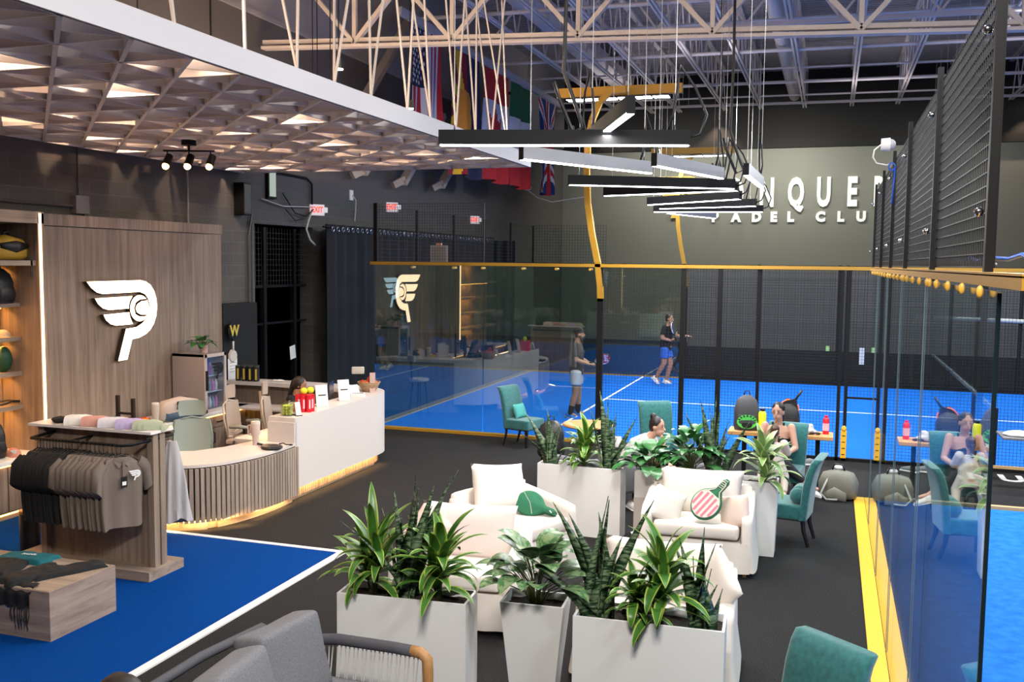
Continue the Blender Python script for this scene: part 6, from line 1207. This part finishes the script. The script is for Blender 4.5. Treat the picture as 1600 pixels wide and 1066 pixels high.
J=dict(stand); J.update(pelvis=(0,0,.97),chest=(.02,0,1.33),neck=(.03,0,1.52),head=(.08,0,1.68),shL=(.02,.18,1.47),shR=(.02,-.18,1.47),elR=(-.02,-.28,1.2),wrR=(.2,-.22,1.14),handR=(.6,.2,.7),elL=(.2,.3,1.22),wrL=(.46,.28,1.24),handL=(1,0,.1),curlR=1.0,curlL=.3,knL=(.1,.1,.52),knR=(-.02,-.1,.52),anL=(.0,.1,.09),anR=(-.22,-.08,.16),toeL=(.17,.12,.04),toeR=(-.1,-.08,.05))
person('person in black polo and blue shorts striding on the far side of the court',J,skin2,hairb,[('shirt',blackc,.7),('shorts',mat('blue_shorts',(.02,.1,.4),.8),.6),('shoes',mat('white_shoe',(.7,.68,.64),.5))],(-3.98,24.6,.012),R(-8),face_dir=(1,-.15,0))
racket('court_racket','white-edged racket held upright by the far player',(-3.7,24.36,1.2),E3(0,-14,0)@E3(0,0,80),mat('racket_dark',(.05,.05,.06),.4),mat('racket_rim_white',(.7,.7,.7),.4),blackp,s=1.)
# woman in pale top, seated, leaning on hand (facing +x)
def bun(hb,hed,HM): hb.ell(hed+HM@V((-.07,0,.12)),.045); hb.ell(hed+HM@V((-.045,0,.1)),.03)
J=dict(pelvis=(-.1,0,.5),chest=(.13,0,.78),neck=(.27,0,.93),head=(.36,0,1.06),shL=(.22,.17,.9),shR=(.22,-.17,.9),hipL=(-.08,.09,.5),hipR=(-.08,-.09,.5),knL=(.36,.14,.52),knR=(.36,-.13,.52),anL=(.3,.12,.1),anR=(.12,-.16,.1),toeL=(.46,.13,.04),toeR=(.27,-.17,.04),elL=(.36,.16,.66),wrL=(.5,.06,.6),elR=(.4,-.12,.65),wrR=(.46,-.05,.87),handR=(-.2,.2,1),palmR=(1,.3,.2),curlR=1.3,curlL=.4)
person('dark-haired person in pale tee sitting with chin on hand, hair in a bun',J,skin,hairb,[('shirt',mat('pale_tee',(.5,.46,.46),.8),.75),('trousers',blackc,1.9),('shoes',white)],(-2.36,11.93,0),R(-6),voxel=.009,face_dir=(1,-.25,-.05),hairfn=[bun],female=True)
# woman in black tank, seated facing -y (local +x)
J=dict(pelvis=(-.1,0,.52),chest=(-.05,0,.82),neck=(-.02,0,1.03),head=(.03,0,1.18),shL=(-.03,.17,.98),shR=(-.03,-.17,.98),hipL=(-.06,.09,.52),hipR=(-.06,-.09,.52),knL=(.36,.16,.56),knR=(.38,-.1,.52),anL=(.3,.44,.3),anR=(.36,-.12,.1),toeL=(.33,.6,.26),toeR=(.5,-.14,.04),elL=(.04,.24,.72),elR=(.04,-.24,.72),wrL=(.24,.14,.66),wrR=(.24,-.14,.68),curlL=.5,curlR=.5)
def pony(hb,hed,HM): hb.ell(hed+HM@V((-.1,0,.0)),(.05,.05,.08)); hb.cap(hed+HM@V((-.09,.02,.0)),hed+HM@V((-.09,.04,-.14)),.03,.015)
person('person in black tank top sitting on the teal chair with tied-back dark hair',J,skin,hairb,[('tank',blackc),('trousers',mat('black_leggings',(.012,.012,.014),.8),1.8),('shoes',mat('white_shoe'))],(-.6,12.98,0),R(-96),voxel=.009,face_dir=(1,-.12,-.1),hairfn=[pony],female=True)
# child on lap, back to us
J=dict(pelvis=(0,0,.55),chest=(.02,0,.73),neck=(.03,0,.86),head=(.04,0,.97),shL=(.02,.12,.83),shR=(.02,-.12,.83),hipL=(0,.07,.55),hipR=(0,-.07,.55),knL=(.02,.14,.42),knR=(.02,-.14,.42),anL=(-.1,.16,.2),anR=(-.1,-.16,.2),toeL=(-.04,.17,.14),toeR=(-.04,-.17,.14),elL=(.1,.16,.7),elR=(.1,-.16,.7),wrL=(.2,.1,.78),wrR=(.2,-.1,.78))
def knot(hb,hed,HM): hb.ell(hed+HM@V((-.08,0,.05)),.035); hb.cap(hed+HM@V((-.08,0,.0)),hed+HM@V((-.1,.01,-.13)),.04,.02)
person('child in cream clothes with clipped brown hair, back turned, on a lap',J,skin,hairbr,[('shirt',mat('cream_knit',(.6,.52,.43),.85),1.7,'jumper'),('trousers',mat('cream_knit'),1.85),('shoes',cream)],(-.62,12.55,0),R(84),voxel=.009,hairfn=[knot],scale_body=.72)
# receptionist
J=dict(pelvis=(-.08,0,.5),chest=(-.02,0,.83),neck=(.02,0,1.03),head=(.07,0,1.17),shL=(0,.17,.98),shR=(0,-.17,.98),hipL=(-.06,.09,.5),hipR=(-.06,-.09,.5),knL=(.36,.12,.5),knR=(.36,-.12,.5),anL=(.34,.12,.1),anR=(.34,-.12,.1),toeL=(.5,.13,.04),toeR=(.5,-.13,.04),elL=(.12,.22,.78),elR=(.12,-.22,.78),wrL=(.34,.1,.78),wrR=(.34,-.1,.78))
def tail(hb,hed,HM): hb.cap(hed+HM@V((-.1,.0,.02)),hed+HM@V((-.12,.02,-.2)),.04,.03); hb.ell(hed+HM@V((-.02,0,.02)),(.1,.09,.1))
person('black-haired person in black sitting behind the reception desk, head turned to the screen',J,skin2,hairb,[('shirt',blackc,.9),('trousers',blackc,1.9),('shoes',blackp)],(-7.42,12.3,.1),R(5),face_dir=(1,.25,-.25),hairfn=[tail],female=True)
t=office('beige office chair under the receptionist',(-7.5,12.3,0),R(5),beige,bfr,False) if False else None
# person at bottom edge, only the top of the head in view
J2=dict(J); person('dark-haired person on the grey sofa, only the head top showing',J2,skin2,hairb,[('shirt',charc,.8),('trousers',blackc,1.9),('shoes',blackp)],(-3.14,3.5,-.13),R(20),face_dir=(.5,-.8,-.3),hairfn=[lambda hb,hed,HM: hb.ell(hed+HM@V((-.01,0,.05)),(.11,.095,.085))])
# ------------------------------------------------------------------ world, fill, view
w=bpy.data.worlds.new('world'); SC.world=w; w.use_nodes=True; w.node_tree.nodes['Background'].inputs[0].default_value=(.6,.62,.7,1); w.node_tree.nodes['Background'].inputs[1].default_value=.1
area('hall_fill',(-1.2,8.5,8.3),1.2,.4,300,(1,.95,.9)); area('hall_fill',(5,22,8.4),3,.4,300,(.95,.95,1)); area('lounge_fill',(-.3,.8,6.2),1.6,.5,520,(1,.94,.88),(R(38),0,R(12)))  # added fill from overhead and from the camera side, no fixtures behind it
for (x,y) in ((-5,16),(1.5,16),(-3,25),(4,25),(-6.5,31),(1,31)): area('roof_fill',(x,y,7.3),1.5,.4,34,(.95,.88,.92),(PI,0,0))  # added upward fill to lighten the roof, not real luminaires
for (x,p) in ((-5.5,150),(-1.5,190),(3,70)): area('back_wall_fill',(x,33.2,7.4),2,.2,p,(.95,.95,.82),(R(38),0,0))  # added fill standing in for court light spilling onto the back wall
area('left_wall_fill',(-7.5,20,6.6),.3,6,70,(1,.95,.8),(0,R(-50),0))  # added fill to brighten the far left wall
for (x,z,p) in ((-4.05,8.75,500),(-10.1,8.5,160),(5.9,8.6,260),(-7.8,8.5,120)):
    t=thing('wall_downlight','small cylinder downlight high on the back wall','downlight',(x,YB-.5,z),0,'downlights on the back wall'); MB().cone((0,0,0),(0,0,.35),.1,.1,14).build('body',blackp,t); MB().cone((0,0,-.01),(0,0,.0),.09,.09,14).build('lens',emis('down_lens',(1,.9,.8),20),t)
    spot('downlight_beam',(x,YB-.5,z-.05),(x,YB-.1,0),p,(1,.75,.55),75,.6)
SC.view_settings.view_transform='Standard'; SC.view_settings.exposure=0.0
SC.cycles.max_bounces=8; SC.cycles.transparent_max_bounces=24; SC.cycles.diffuse_bounces=3; SC.cycles.glossy_bounces=4; SC.cycles.sample_clamp_indirect=6; SC.cycles.use_denoising=True
